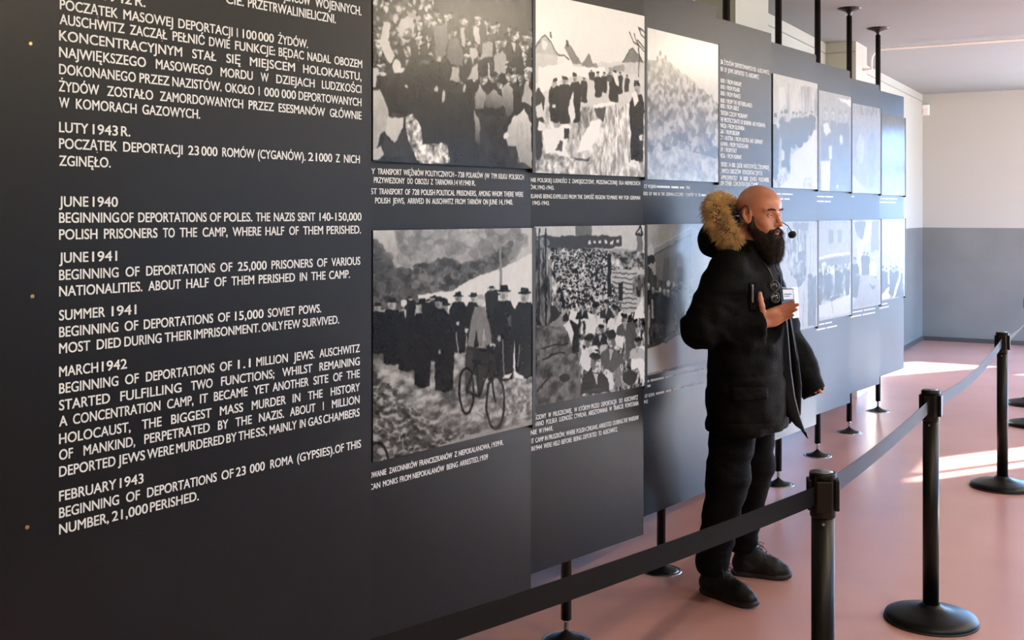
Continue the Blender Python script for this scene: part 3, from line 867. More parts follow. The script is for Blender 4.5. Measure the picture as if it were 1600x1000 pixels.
# crowd of men in hats (upper photo of the second panel)
def d_crowd(p):
    p.a[:] = 0.10
    p.noise([(0, 0), (1000, -300), (1000, 1000), (0, 1000)], 40, 60, 0.05, 0.16)
    for row in range(11):
        y = -60 + row * 52; sc = .72 + row * .075
        for x in np.arange(-20, 980, 62 * sc):
            xx, yy = x + rnd.uniform(-16, 16), y + rnd.uniform(-16, 16)
            if yy < 60 and xx > 380: continue
            if yy < 60 + (xx - 380) * .2 and xx > 380: continue
            lit = rnd.uniform(.5, .74) if (yy < 330 or xx > 480) else rnd.choice([.05, .06, .08, .3])
            p.head(xx, yy, sc, lit, rnd.choice([.04, .06, .1, .05, .3 if yy < 250 else .06]), rnd.choice(['brim', 'brim', 'cap', 'hair']), rnd.choice([-1, 1]), rnd.random() < .4 and lit > .4)
    for _ in range(70):
        x, y = rnd.uniform(0, 360), rnd.uniform(-150, 130)
        p.ell(x, y, rnd.uniform(8, 18), rnd.uniform(12, 26), rnd.choice([.62, .7, .75, .55, .2, .1]), 0.9, rnd.uniform(-.6, .6))
    p.fill([(150, 560), (620, 540), (640, 990), (290, 990)], .07); p.fill([(220, 330), (470, 330), (470, 620), (150, 640)], .06, .7)
    p.fill([(70, 130), (110, 130), (100, 230), (135, 330), (110, 370), (85, 330), (50, 250)], .66)
    p.ell(205, 170, 48, 80, .62); p.ell(215, 195, 30, 36, .3); p.ell(212, 215, 32, 9, .1); p.ell(205, 180, 12, 12, .7)
    p.ell(145, 385, 26, 42, .74); p.fill([(120, 390), (195, 395), (190, 425), (130, 432)], .74)
    for x, y, s in ((340, 130, 1.1), (405, 110, .9), (440, 105, .9), (540, 120, 1), (628, 132, 1.1), (700, 190, 1), (720, 170, 1), (812, 175, .7), (838, 215, 1), (780, 245, 1.1),
                    (490, 190, 1.1), (900, 275, 1.1), (690, 300, 1.2), (605, 315, 1.1), (665, 465, 1.5), (520, 345, 1.3), (905, 345, .8), (335, 215, 1.1), (760, 500, 1), (840, 465, 1), (925, 440, 1.3), (745, 260, .9)):
        p.head(x, y, s * 1.15, rnd.uniform(.6, .74), rnd.choice([.05, .08, .12]), rnd.choice(['brim', 'cap', 'hair']), rnd.choice([-1, 1]), rnd.random() < .5, 90)
    for pts, v in (([(370, 150), (440, 140), (455, 220), (430, 340), (385, 370), (372, 260)], .33), ([(600, 165), (635, 165), (645, 260), (612, 240)], .62), ([(525, 160), (555, 160), (552, 290), (535, 270)], .55),
                   ([(455, 230), (510, 225), (545, 330), (540, 390), (470, 380), (450, 300)], .3), ([(470, 400), (520, 390), (525, 480), (470, 470)], .55), ([(565, 460), (600, 400), (632, 380), (630, 470)], .6),
                   ([(655, 250), (715, 240), (720, 330), (650, 340)], .5), ([(725, 330), (770, 290), (795, 330), (795, 430), (725, 420)], .52), ([(690, 370), (700, 370), (705, 470), (695, 460)], .66),
                   ([(205, 275), (228, 275), (228, 330)], .66), ([(300, 340), (350, 290), (372, 330), (330, 310)], .55), ([(822, 250), (850, 255), (845, 315)], .6)):
        p.fill(pts, v, grain=.08)
    for x, y, rx, ry in ((385, 520, 10, 22), (207, 510, 10, 12), (425, 575, 12, 40), (550, 515, 10, 30), (405, 345, 12, 20), (610, 320, 26, 36)):
        p.ell(x, y, rx, ry, .6)
    p.fill([(615, 650), (610, 560), (640, 490), (680, 560), (660, 640)], .62, g1=.3); p.fill([(610, 650), (640, 720), (640, 860), (610, 830)], .6, g1=.12)
    p.fill([(675, 570), (720, 530), (770, 560), (780, 620), (730, 640), (670, 630)], .5, g1=.2, grain=.06)
    p.fill([(770, 520), (805, 490), (838, 530), (840, 650), (800, 690), (775, 600)], .6, g1=.18)
    p.fill([(885, 600), (915, 490), (945, 530), (945, 620)], .55)
    p.fill([(790, 800), (835, 680), (900, 645), (945, 720), (945, 990), (880, 960), (850, 860), (810, 870)], .72, g1=.45, grain=.08); p.ell(795, 803, 14, 20, .75)
    for x in (860, 885, 915): p.line([(x, 720), (x + 10, 960)], 3, .5, .7)
    p.fill([(0, 540), (55, 525), (95, 620), (115, 760), (60, 785), (20, 930), (0, 935)], .62, g1=.5, grain=.1); p.ell(20, 430, 26, 30, .6); p.ell(20, 480, 16, 40, .62)
    p.fill([(100, 690), (185, 690), (190, 760), (140, 845), (85, 780)], .7, g1=.6); p.fill([(75, 790), (130, 845), (200, 760), (225, 930), (70, 930)], .12)
    p.fill([(195, 690), (240, 670), (290, 750), (305, 850), (445, 850), (470, 965), (270, 950), (215, 830)], .3)
    p.noise([(195, 690), (240, 670), (290, 750), (305, 850), (445, 850), (470, 965), (270, 950), (215, 830)], 9, 9, .2, .9)
    p.fill([(0, 900), (60, 850), (75, 900), (60, 945), (0, 945)], .6, grain=.1)
fxa, fya = (lambda x: 580 + x * .2651), (lambda y: y * .265)
photo(1, 2, 583, ZU0, ZU1, fxa, fya, 'black and white photo of a dense crowd of men in hats, nearest upper one', d_crowd, 640, rough=.25, seed=2)

# village street with people waiting (upper photo of the third panel)
def d_village(p):
    p.a[:] = .80
    p.fill([(0, 360), (650, 340), (650, 460), (0, 460)], .72)
    p.fill([(20, 270), (75, 190), (150, 300), (150, 380), (20, 375)], .58, grain=.06); p.line([(18, 275), (75, 192), (155, 305), (210, 330)], 3, .15)
    p.fill([(20, 300), (150, 305), (150, 380), (20, 375)], .68); p.ell(75, 255, 14, 24, .75); p.fill([(100, 182), (112, 182), (114, 218), (104, 210)], .2)
    p.fill([(185, 260), (215, 250), (285, 360), (235, 358), (205, 310)], .38, grain=.2); p.fill([(195, 225), (208, 225), (212, 260), (196, 262)], .1)
    p.fill([(285, 360), (320, 300), (355, 362), (352, 375), (290, 370)], .38); p.fill([(350, 350), (365, 345), (376, 375), (350, 375)], .45)
    p.fill([(430, 372), (520, 366), (520, 402), (430, 402)], .48)
    p.fill([(512, 350), (565, 265), (622, 350)], .38, grain=.1); p.fill([(518, 352), (618, 352), (612, 415), (518, 412)], .68); p.line([(510, 352), (566, 265), (625, 352)], 3, .12)
    for pts in ([(600, 250), (570, 230), (550, 180)], [(632, 290), (600, 250), (575, 190)], [(632, 270), (595, 225)], [(632, 215), (610, 190), (600, 150)], [(632, 180), (600, 155)], [(600, 430), (602, 250)]):
        p.line(pts, 3, .12)
    p.fill([(40, 370), (130, 370), (215, 340), (240, 372), (410, 375), (420, 440), (330, 445), (260, 420), (200, 430), (60, 520), (40, 460)], .84)
    p.fill([(60, 520), (340, 440), (640, 440), (640, 990), (0, 990), (0, 700)], .72)
    p.noise([(0, 560), (300, 640), (640, 560), (640, 990), (0, 990)], 14, 18, .48, .86)
    p.fill([(330, 590), (420, 600), (400, 690), (370, 660)], .22, grain=.15); p.noise([(280, 600), (350, 590), (370, 680), (290, 780), (215, 780)], 6, 20, .3, .75)
    p.fill([(335, 680), (385, 670), (380, 760), (330, 830), (250, 850), (290, 760)], .86)
    p.noise([(430, 600), (545, 585), (560, 900), (470, 985), (300, 970), (400, 800)], 7, 22, .45, .9)
    p.fill([(345, 580), (470, 570), (470, 590), (345, 598)], .85); p.line([(472, 580), (472, 655)], 3, .3)
    for x, yt, h, w, c in ((135, 440, 240, 66, .07), (188, 425, 270, 70, .1), (245, 410, 270, 60, .08), (293, 435, 140, 34, .1), (340, 390, 60, 34, .12), (375, 400, 145, 38, .09), (408, 402, 120, 30, .1),
                           (462, 395, 175, 54, .1), (495, 405, 120, 30, .12), (533, 415, 105, 26, .12), (435, 398, 60, 30, .2)):
        p.person(x, yt, h, w, c, .55, .06, brim=False)
    p.fill([(450, 395), (480, 410), (488, 480), (470, 470)], .8)
    p.ell(125, 475, 12, 20, .55); p.fill([(118, 580), (132, 580), (134, 600), (120, 602)], .75); p.fill([(205, 600), (235, 500), (245, 650), (225, 690)], .8)
    p.fill([(20, 520), (45, 490), (80, 550), (70, 640), (64, 740), (60, 860), (30, 900), (18, 800)], .12); p.fill([(25, 600), (60, 570), (85, 680), (60, 650), (30, 660)], .75); p.fill([(40, 670), (78, 690), (70, 730), (35, 725)], .78)
    p.fill([(68, 730), (180, 690), (225, 700), (190, 830), (215, 890), (80, 860)], .84); p.fill([(180, 720), (215, 715), (212, 768), (182, 770)], .12); p.fill([(130, 830), (160, 780), (175, 785), (165, 840)], .2)
    p.noise([(20, 900), (110, 840), (250, 900), (230, 985), (20, 950)], 10, 14, .35, .85)
    p.fill([(240, 880), (300, 890), (330, 865), (325, 895), (280, 905), (238, 893)], .25)
    p.person(590, 455, 455, 74, .07, .55, .06, brim=False); p.fill([(560, 520), (585, 505), (598, 560), (575, 590)], .8); p.fill([(560, 890), (600, 900), (600, 915), (565, 905)], .8); p.fill([(600, 755), (622, 750), (620, 785), (604, 785)], .75)
fxb, fyb = (lambda x: 830 + x * .28), (lambda y: y * .28)
photo(2, 3, 835, ZU0, ZU1, fxb, fyb, 'black and white photo of villagers waiting on a village street with gabled houses', d_village, 600, rough=.25, seed=3)

# pale hillside crowd (upper photo of the fourth panel)
def d_hill(p):
    p.grad(.72, .6)
    reg = [(1000, 95), (1040, 92), (1075, 120), (1125, 165), (1125, 290), (1000, 290)]
    p.noise(reg, 12, 16, .28, .66)
    p.noise([(1000, 150), (1125, 190), (1125, 230), (1000, 215)], 8, 18, .3, .6, .7)
    for _ in range(330):
        x, y = rnd.uniform(1005, 1122), rnd.uniform(105, 275)
        if y < 95 + (x - 1035) * .75: continue
        s = .6 + (y - 90) / 110
        p.ell(x, y, 2.2 * s, 4.2 * s, rnd.choice([.68, .62, .3, .42, .25]), .75, rnd.uniform(-.7, .7))
    p.noise([(1000, 240), (1070, 232), (1125, 250), (1125, 295), (1000, 295)], 26, 18, .5, .8, .7)
    for x, y in ((1032, 84), (1040, 90), (1028, 92)): p.ell(x, y, 2, 5, .35)
    p.ell(1096, 190, 6, 24, .28, .6)
    p.line([(1081, 60), (1081, 105)], 1.5, .55, .5)
ident = lambda v: v
photo(3, 4, 1009, ZU0, ZU1, ident, ident, 'pale photo of a hillside packed with people, left of the list', d_hill, 600, rough=.25, seed=4)

# monks on a path, cyclist in front (lower photo of the second panel)
def d_monks(p):
    p.grad(.62, .45)
    p.fill([(0, 0), (130, 0), (110, 170), (0, 150)], .62, g1=.5)
    p.foliage([(120, -10), (600, -10), (640, 60), (560, 160), (430, 190), (300, 150), (130, 150)], 700, 30, .28, .6, .5)
    p.foliage([(-10, 60), (70, 110), (100, 190), (200, 170), (250, 290), (100, 340), (-10, 340)], 600, 26, .08, .34, .6)
    p.foliage([(180, 170), (300, 140), (420, 160), (520, 120), (600, 60), (580, 150), (480, 200), (350, 265), (190, 285)], 1100, 20, .08, .42, .6)
    p.fill([(200, 285), (340, 270), (450, 205), (560, 170), (680, 110), (680, 420), (200, 330)], .72)
    p.fill([(540, 60), (552, 60), (552, 300), (542, 300)], .42)
    p.fill([(0, 520), (250, 560), (680, 400), (680, 810), (560, 850), (330, 890), (0, 610)], .42)
    p.noise([(0, 520), (250, 560), (680, 400), (680, 810), (560, 850), (330, 890), (0, 610)], 24, 12, .2, .56)
    p.fill([(590, 400), (625, 400), (610, 620), (590, 560)], .74)
    p.foliage([(-10, 600), (90, 680), (200, 790), (390, 885), (150, 970), (-10, 1000)], 900, 16, .03, .24, .6, .5)
    p.noise([(560, 640), (680, 640), (680, 770), (560, 800)], 10, 8, .25, .6)
    for x, yt, h, w, c in ((28, 320, 215, 70, .05), (88, 300, 285, 80, .05), (150, 300, 310, 78, .06), (165, 292, 90, 46, .07), (215, 300, 380, 74, .05), (262, 292, 130, 60, .07), (240, 305, 90, 50, .06), (308, 300, 400, 84, .06),
                           (285, 295, 280, 80, .05), (368, 275, 260, 68, .06), (432, 278, 240, 60, .07), (520, 262, 345, 66, .06), (508, 248, 120, 50, .08), (562, 244, 410, 84, .05), (648, 255, 385, 84, .05)):
        p.person(x, yt, h, w, c, rnd.uniform(.38, .6), .05)
    p.ell(138, 318, 13, 16, .7); p.fill([(140, 345), (150, 345), (148, 385), (142, 380)], .6)
    p.fill([(575, 385), (592, 370), (590, 420), (580, 410)], .2)
    p.fill([(600, 605), (645, 630), (640, 642), (605, 635)], .75); p.fill([(560, 625), (595, 618), (585, 640), (555, 640)], .72)
    p.ell(365, 405, 7, 8, .6); p.ell(372, 545, 8, 14, .45); p.ell(540, 470, 8, 12, .5); p.ell(290, 525, 6, 10, .5)
    p.line([(360, 440), (372, 580)], 3, .5); p.line([(555, 470), (562, 640)], 3, .45); p.line([(628, 495), (620, 590)], 3, .4)
    # cyclist and bicycle
    p.fill([(440, 335), (480, 335), (500, 420), (510, 490), (490, 500), (475, 420), (470, 500), (455, 520), (445, 430), (430, 520), (405, 495), (420, 400)], .36, grain=.14)
    p.ell(462, 310, 17, 24, .62); p.fill([(442, 315), (450, 290), (470, 284), (484, 300), (484, 325), (476, 305), (450, 305)], .5)
    p.ell(452, 515, 16, 12, .6); p.ell(512, 498, 12, 10, .6); p.fill([(395, 425), (410, 430), (405, 445), (393, 440)], .65)
    p.fill([(405, 500), (470, 510), (520, 540), (530, 620), (480, 640), (420, 620)], .1); p.fill([(400, 510), (430, 520), (430, 600), (418, 690), (400, 720), (395, 620)], .14); p.fill([(440, 560), (480, 560), (470, 690), (455, 730)], .12)
    for x, y, rx, ry in ((402, 690, 31, 98), (524, 738, 37, 112)):
        p.ring(x, y, rx, ry, 6, .04); p.ring(x, y, rx - 5, ry - 9, 2, .3)
        for t in range(0, 360, 30): p.line([(x, y), (x + rx * .85 * math.cos(R(t)), y + ry * .85 * math.sin(R(t)))], 1.2, .22, .6)
    for q in ([(402, 690), (445, 570), (500, 590), (524, 738)], [(402, 690), (455, 715), (445, 570)], [(455, 715), (500, 590)], [(500, 590), (495, 520), (455, 520)], [(495, 520), (515, 500)], [(505, 560), (512, 640)]):
        p.line(q, 6, .05)
    p.ell(445, 562, 20, 8, .04); p.line([(430, 770), (475, 795)], 4, .55); p.ell(505, 640, 12, 8, .05)
    p.ring(20, 980, 48, 70, 6, .05); p.line([(130, 890), (140, 960)], 3, .4)
fxc, fyc = (lambda x: 580 + x * .37), (lambda y: 355 + y * .37)
photo(4, 2, 583, ZL0, ZL1, fxc, fyc, 'photo of monks in dark hats on a path with a cyclist in front', d_monks, 640, rough=.25, seed=5, warp=2.2)

# long column of people (lower photo of the third panel)
def d_march(p):
    p.grad(.5, .3)
    p.fill([(10, 20), (600, 20), (600, 150), (10, 150)], .62)
    p.fill([(10, 80), (480, 80), (480, 140), (10, 160)], .16); p.fill([(230, 30), (320, 20), (320, 80), (235, 82)], .3)
    for x in range(300, 480, 30): p.fill([(x, 105), (x + 14, 103), (x + 14, 122), (x, 124)], .7)
    p.ell(52, 118, 44, 30, .55, .6); p.ell(30, 120, 12, 22, .2); p.ell(75, 118, 12, 22, .2)
    p.fill([(10, 150), (130, 150), (180, 480), (90, 560), (10, 560)], .12)
    p.noise([(10, 140), (110, 150), (100, 560), (10, 640)], 10, 40, .05, .5)
    for x in (20, 42, 75): p.line([(x, 40), (x + 4, 960 if x < 70 else 600)], 5, .06)
    p.noise([(30, 560), (210, 560), (260, 760), (230, 960), (20, 985)], 22, 16, .14, .36)
    p.line([(50, 670), (200, 650)], 4, .1); p.line([(30, 900), (110, 810)], 5, .1); p.ell(175, 830, 30, 22, .1)
    p.line([(60, 740), (100, 710), (180, 700)], 5, .1)
    p.noise([(100, 150), (400, 150), (600, 240), (600, 880), (260, 930), (270, 700), (200, 520), (110, 440)], 8, 12, .0, .75)
    for row in range(17):
        t = row / 16; y = 165 + 300 * t ** 1.15; sc = .28 + .42 * t
        for x in np.arange(108 + 90 * t, 405 + 150 * t, 40 * sc):
            p.head(x + rnd.uniform(-6, 6), y + rnd.uniform(-8, 8), sc, rnd.uniform(.6, .85), rnd.choice([.03, .04, .72, .08, .5]), rnd.choice(['hair', 'hair', 'brim', 'cap']), rnd.choice([-1, 1]), True, 95)
    p.fill([(425, 260), (600, 255), (600, 480), (500, 490), (425, 330)], .6)
    for y in range(275, 480, 26): p.line([(430, y), (560, y + 8)], 4, .25)
    p.noise([(420, 170), (600, 150), (600, 250), (430, 240)], 26, 14, .1, .85)
    p.fill([(405, 180), (425, 180), (425, 400), (405, 400)], .06)
    p.fill([(460, 330), (490, 320), (485, 420), (462, 425)], .08)
    p.fill([(560, 60), (590, 60), (590, 160), (560, 160)], .3); p.line([(556, 72), (575, 25), (592, 70), (556, 72)], 5, .04)
    p.noise([(535, 300), (600, 280), (600, 400), (540, 400)], 14, 18, .1, .55)
    # large figures in front
    p.fill([(200, 480), (265, 490), (260, 550), (250, 690), (215, 700), (225, 600), (205, 540)], .06); p.fill([(208, 475), (262, 482), (250, 545), (200, 530)], .72, grain=.1); p.fill([(165, 555), (205, 530), (225, 590), (215, 660), (200, 600)], .72)
    p.fill([(295, 500), (330, 480), (350, 520), (335, 600), (290, 620)], .72, grain=.1); p.ell(340, 465, 18, 28, .6); p.ell(340, 445, 20, 14, .05)
    p.fill([(405, 590), (440, 500), (490, 470), (500, 560), (480, 680), (440, 640)], .74, grain=.1); p.ell(445, 475, 14, 26, .6); p.ell(440, 455, 18, 12, .06); p.fill([(430, 500), (450, 500), (440, 570)], .08)
    p.fill([(500, 560), (540, 520), (560, 600), (545, 760), (500, 740)], .2, grain=.15); p.ell(497, 512, 14, 24, .45)
    p.fill([(550, 480), (590, 400), (600, 520), (545, 520)], .78); p.fill([(525, 720), (560, 670), (600, 660), (600, 860), (560, 780), (530, 790)], .8)
    p.fill([(260, 760), (300, 640), (340, 640), (370, 720), (300, 800)], .72, grain=.1); p.ell(312, 640, 18, 36, .6); p.ell(312, 612, 20, 14, .05)
    p.fill([(340, 590), (385, 590), (390, 650), (350, 670)], .08); p.ell(367, 570, 13, 26, .58); p.ell(366, 550, 15, 12, .05); p.ell(378, 680, 16, 24, .6)
    p.fill([(385, 700), (430, 670), (465, 720), (465, 790), (420, 800), (390, 770)], .22, grain=.1); p.ell(424, 635, 20, 36, .58); p.ell(424, 595, 22, 24, .05)
    p.fill([(262, 920), (275, 830), (320, 785), (345, 840), (375, 800), (395, 890), (390, 905)], .04); p.ell(342, 745, 24, 44, .6); p.ell(338, 700, 26, 20, .04); p.fill([(320, 790), (345, 780), (352, 860), (335, 850)], .6); p.line([(325, 750), (365, 745)], 4, .15)
    p.fill([(390, 810), (430, 800), (440, 885), (395, 895)], .72); p.ell(520, 830, 34, 40, .05); p.fill([(440, 790), (470, 760), (480, 870), (440, 880)], .35, grain=.2)
HEADS = ((340, 465, 1.25, .6, .7), (445, 475, 1.2, .62, .72), (497, 515, 1.2, .5, .2), (312, 640, 1.5, .62, .7), (367, 572, 1.15, .6, .06), (424, 635, 1.7, .6, .22), (342, 750, 2.0, .66, .04), (560, 640, 1.2, .5, .6), (400, 440, 1.0, .6, .1), (270, 450, .9, .55, .05))
def d_march2(p):
    d_march(p)
    for x, y, sc, lt, ct in HEADS: p.head(x, y, sc, lt, ct, 'hair', rnd.choice([-1, 1]), True, 75)
fxd, fyd = (lambda x: 830 + x * .295), (lambda y: 345 + y * .295)
photo(5, 3, 835, ZL0, ZL1, fxd, fyd, 'high-contrast photo of a dense column of marching people with large faces below', d_march2, 640, rough=.25, seed=6)

# street corner with a crowd along a facade (lower photo of the fourth panel)
def d_corner(p):
    p.grad(.62, .55)
    p.fill([(25, 60), (70, 60), (75, 230), (25, 230)], .6); p.fill([(28, 210), (50, 150), (75, 212)], .72); p.fill([(25, 215), (78, 215), (78, 260), (25, 260)], .12)
    p.fill([(70, 210), (250, 95), (250, 400), (70, 420)], .42, g1=.36); p.fill([(70, 180), (250, 75), (250, 105), (70, 215)], .52); p.fill([(250, 80), (345, 130), (345, 400), (250, 400)], .68)
    p.line([(70, 182), (250, 78), (345, 125)], 4, .7); p.line([(70, 215), (250, 108)], 3, .2)
    p.fill([(112, 240), (142, 226), (142, 340), (112, 350)], .3); p.fill([(178, 205), (214, 190), (214, 380), (178, 385)], .26); p.fill([(183, 212), (210, 200), (210, 270), (183, 276)], .58)
    p.noise([(25, 250), (90, 330), (240, 380), (345, 370), (345, 560), (200, 610), (60, 670), (25, 670)], 14, 28, .06, .3)
    for x in (40, 62, 80, 98, 120, 138, 160, 180, 200, 225, 270, 300):
        y = rnd.uniform(335, 385); p.person(x, y, rnd.uniform(150, 250), 34, rnd.uniform(.05, .12), .5, rnd.choice([.75, .1, .6]), brim=False)
    for x, y, h in ((38, 460, 110), (55, 430, 90), (36, 560, 90), (66, 250, 60), (222, 480, 60)): p.fill([(x, y), (x + 8, y), (x + 12, y + h), (x - 2, y + h)], .62)
    p.ell(140, 355, 9, 16, .75); p.ell(98, 385, 8, 16, .72); p.ell(165, 360, 8, 14, .7)
    p.fill([(25, 675), (130, 640), (210, 590), (345, 560), (345, 720), (25, 795)], .78, grain=.05); p.fill([(25, 672), (130, 640), (210, 590), (260, 570), (160, 600), (60, 650)], .2)
fxe, fye = (lambda x: 1000 + x * .32), (lambda y: 330 + y * .32)
photo(6, 4, 1009, ZL0, ZL1, fxe, fye, 'photo of a crowd beside a corner house on a street, partly behind the man', d_corner, 600, rough=.22, seed=7)

def d_plain(p):
    p.grad(.6, .4); w, h = p.w, p.h
    p.noise([(1110, 420), (1215, 420), (1215, 520), (1110, 540)], 14, 26, .08, .5)
photo(7, 5, 1124, ZL0, ZL1, ident, ident, 'photo hanging on the list panel, hidden behind the man', d_plain, 300, seed=8)

# snowy street with people in long coats (upper photo of the seventh panel)
fxf, fyf = (lambda x: 1195 + x * .22), (lambda y: 110 + y * .22)
def d_snow(p):
    p.grad(.66, .5)
    p.fill([(48, 60), (90, 70), (100, 300), (48, 300)], .62); p.fill([(100, 120), (140, 110), (150, 230), (105, 290)], .72)
    p.noise([(150, 90), (380, 130), (380, 330), (150, 330)], 14, 60, .4, .68)
    for x, yt, h, w in ((75, 300, 480, 52), (150, 280, 490, 62), (122, 300, 190, 36), (200, 290, 270, 44), (250, 290, 260, 46), (290, 300, 220, 46), (335, 290, 180, 46), (225, 300, 220, 30), (270, 310, 200, 30)):
        p.person(x, yt, h, w, .1, .6, .09, brim=False)
    p.fill([(75, 350), (110, 380), (90, 420)], .66); p.fill([(118, 560), (140, 580), (138, 640), (118, 640)], .7)
    p.fill([(190, 600), (240, 560), (330, 480), (345, 420), (372, 430), (372, 845), (60, 830), (110, 700), (140, 680), (180, 740)], .74, grain=.06)
    p.noise([(60, 830), (110, 690), (150, 680), (185, 760), (90, 830)], 8, 8, .35, .8); p.noise([(280, 770), (340, 750), (340, 830), (260, 830)], 8, 8, .4, .8, .6)
photo(8, 6, 1208, ZU0, ZU1, fxf, fyf, 'photo of people in long coats on a snowy street, upper right of the list', d_snow, 480, rough=.34, seed=9, blur=3)
def d_men(p):
    p.grad(.5, .34); p.fill([(510, 195), (612, 215), (612, 262)], .8)
    for x, yt, w in ((432, 262, 60), (485, 265, 54), (535, 275, 52), (575, 280, 50)):
        p.person(x, yt, 560, w, .3, .56, .4, brim=False)
    p.fill([(412, 380), (445, 360), (470, 430), (440, 460), (420, 440)], .74); p.fill([(398, 640), (465, 645), (460, 860), (398, 858)], .76); p.ell(542, 490, 12, 36, .7); p.fill([(452, 540), (478, 535), (478, 630), (455, 635)], .7)
    p.ell(515, 820, 8, 14, .7)
photo(9, 7, 1279, ZU0, ZU1, fxf, fyf, 'bluish photo of men standing in a row, third upper one from the far end', d_men, 440, rough=.32, seed=10, blur=7)
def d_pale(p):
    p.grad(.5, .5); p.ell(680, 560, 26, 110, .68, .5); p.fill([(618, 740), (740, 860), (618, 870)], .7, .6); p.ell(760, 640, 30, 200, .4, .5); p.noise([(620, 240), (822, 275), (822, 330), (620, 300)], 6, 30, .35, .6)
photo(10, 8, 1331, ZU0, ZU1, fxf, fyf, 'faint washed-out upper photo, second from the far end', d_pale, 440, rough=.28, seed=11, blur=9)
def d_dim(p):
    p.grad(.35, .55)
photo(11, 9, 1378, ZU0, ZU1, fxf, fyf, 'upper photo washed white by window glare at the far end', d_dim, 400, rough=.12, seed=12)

fxg, fyg = (lambda x: 1220 + x * .2), (lambda y: 330 + y * .2)
def d_tree(p):
    p.grad(.58, .66)
    p.fill([(90, 90), (220, 88), (210, 210), (190, 300), (120, 250)], .34)
    p.noise([(20, 130), (210, 150), (195, 560), (80, 500), (20, 330)], 8, 26, .2, .72)
    p.fill([(185, 180), (195, 180), (190, 520), (175, 520)], .2); p.fill([(135, 330), (190, 300), (190, 500), (150, 640), (120, 560)], .26, grain=.2)
    p.noise([(95, 400), (190, 380), (190, 540), (100, 520)], 8, 16, .15, .6)
    p.fill([(210, 180), (275, 150), (275, 520), (210, 530)], .62); p.line([(232, 180), (228, 500)], 5, .4); p.line([(255, 180), (250, 480)], 4, .5)
    p.fill([(212, 530), (275, 505), (275, 890), (210, 895)], .22); p.noise([(215, 540), (270, 520), (270, 880), (215, 890)], 10, 50, .16, .32)
    p.fill([(120, 600), (205, 540), (205, 895), (110, 905)], .64); p.line([(182, 620), (172, 900)], 4, .4); p.ell(232, 510, 20, 20, .15)
photo(12, 6, 1208, ZL0, ZL1, fxg, fyg, "photo with a bare tree, right beside the man's raised hand", d_tree, 480, rough=.42, seed=13)
def d_soldiers(p):
    p.grad(.52, .6)
    p.fill([(378, 150), (412, 148), (412, 245), (378, 250)], .38); p.fill([(445, 145), (475, 143), (475, 240), (445, 245)], .4); p.line([(290, 365), (540, 325)], 7, .8); p.line([(290, 385), (540, 348)], 3, .4)
    p.fill([(290, 390), (540, 350), (540, 420), (290, 440)], .36); p.fill([(318, 405), (352, 400), (352, 428), (318, 432)], .74)
    p.noise([(288, 440), (540, 400), (540, 690), (288, 700)], 12, 24, .15, .8)
    for x, yt, h in ((310, 440, 230), (360, 470, 190), (380, 455, 210), (438, 425, 250), (462, 440, 200), (520, 420, 250), (300, 560, 220), (405, 640, 160), (438, 640, 130)):
        p.person(x, yt, h, 34, .16, .55, .18, brim=False)
    p.fill([(290, 740), (400, 700), (540, 650), (540, 790), (290, 835)], .72, grain=.05); p.line([(395, 690), (410, 800)], 4, .3)
photo(13, 7, 1279, ZL0, ZL1, fxg, fyg, 'photo of soldiers in front of a building, third lower one from the far end', d_soldiers, 460, rough=.42, seed=14)
def d_street(p):
    p.grad(.6, .55)
    p.fill([(575, 90), (665, 75), (665, 200), (635, 230), (595, 190)], .32); p.fill([(670, 75), (700, 72), (695, 240), (660, 250), (600, 240), (640, 232)], .76); p.fill([(715, 80), (765, 75), (765, 300), (700, 320)], .42)
    p.fill([(595, 260), (640, 255), (635, 480), (610, 500)], .74)
    for x, yt, h, w in ((580, 360, 320, 60), (650, 310, 190, 40), (678, 320, 180, 36), (600, 480, 190, 50)): p.person(x, yt, h, w, .2, .5, .2, brim=False)
    p.person(718, 350, 250, 50, .74, .6, .7, brim=False)
    p.fill([(620, 510), (690, 490), (765, 530), (765, 715), (555, 755), (600, 660)], .5, grain=.06); p.fill([(690, 570), (720, 585), (735, 580), (722, 620)], .15); p.ell(738, 512, 7, 8, .12)
photo(14, 8, 1331, ZL0, ZL1, fxg, fyg, 'photo of a street scene with a white figure, second lower one from the far end', d_street, 440, rough=.42, seed=15)
def d_last(p):
    p.grad(.66, .5)
    p.noise([(782, 350), (960, 300), (960, 480), (782, 480)], 16, 50, .4, .75)
    for x, yt in ((800, 430), (825, 440), (850, 425), (880, 440), (905, 430), (935, 440)): p.person(x, yt, 230, 36, .1, .5, .12, brim=False)
    for x in (842, 930, 958): p.fill([(x - 5, rnd.uniform(380, 430)), (x + 4, 390), (x + 6, 580), (x - 6, 570)], .8)
    p.fill([(785, 650), (830, 600), (850, 590), (840, 640), (860, 670), (785, 690)], .78); p.fill([(875, 680), (900, 560), (935, 480), (920, 600), (890, 670)], .75); p.fill([(895, 670), (935, 520), (960, 640), (960, 665)], .1); p.fill([(860, 520), (868, 520), (866, 675), (858, 675)], .08)
photo(15, 9, 1378, ZL0, ZL1, fxg, fyg, 'photo of a dark crowd, lower one at the far end of the row', d_last, 440, rough=.42, seed=16)
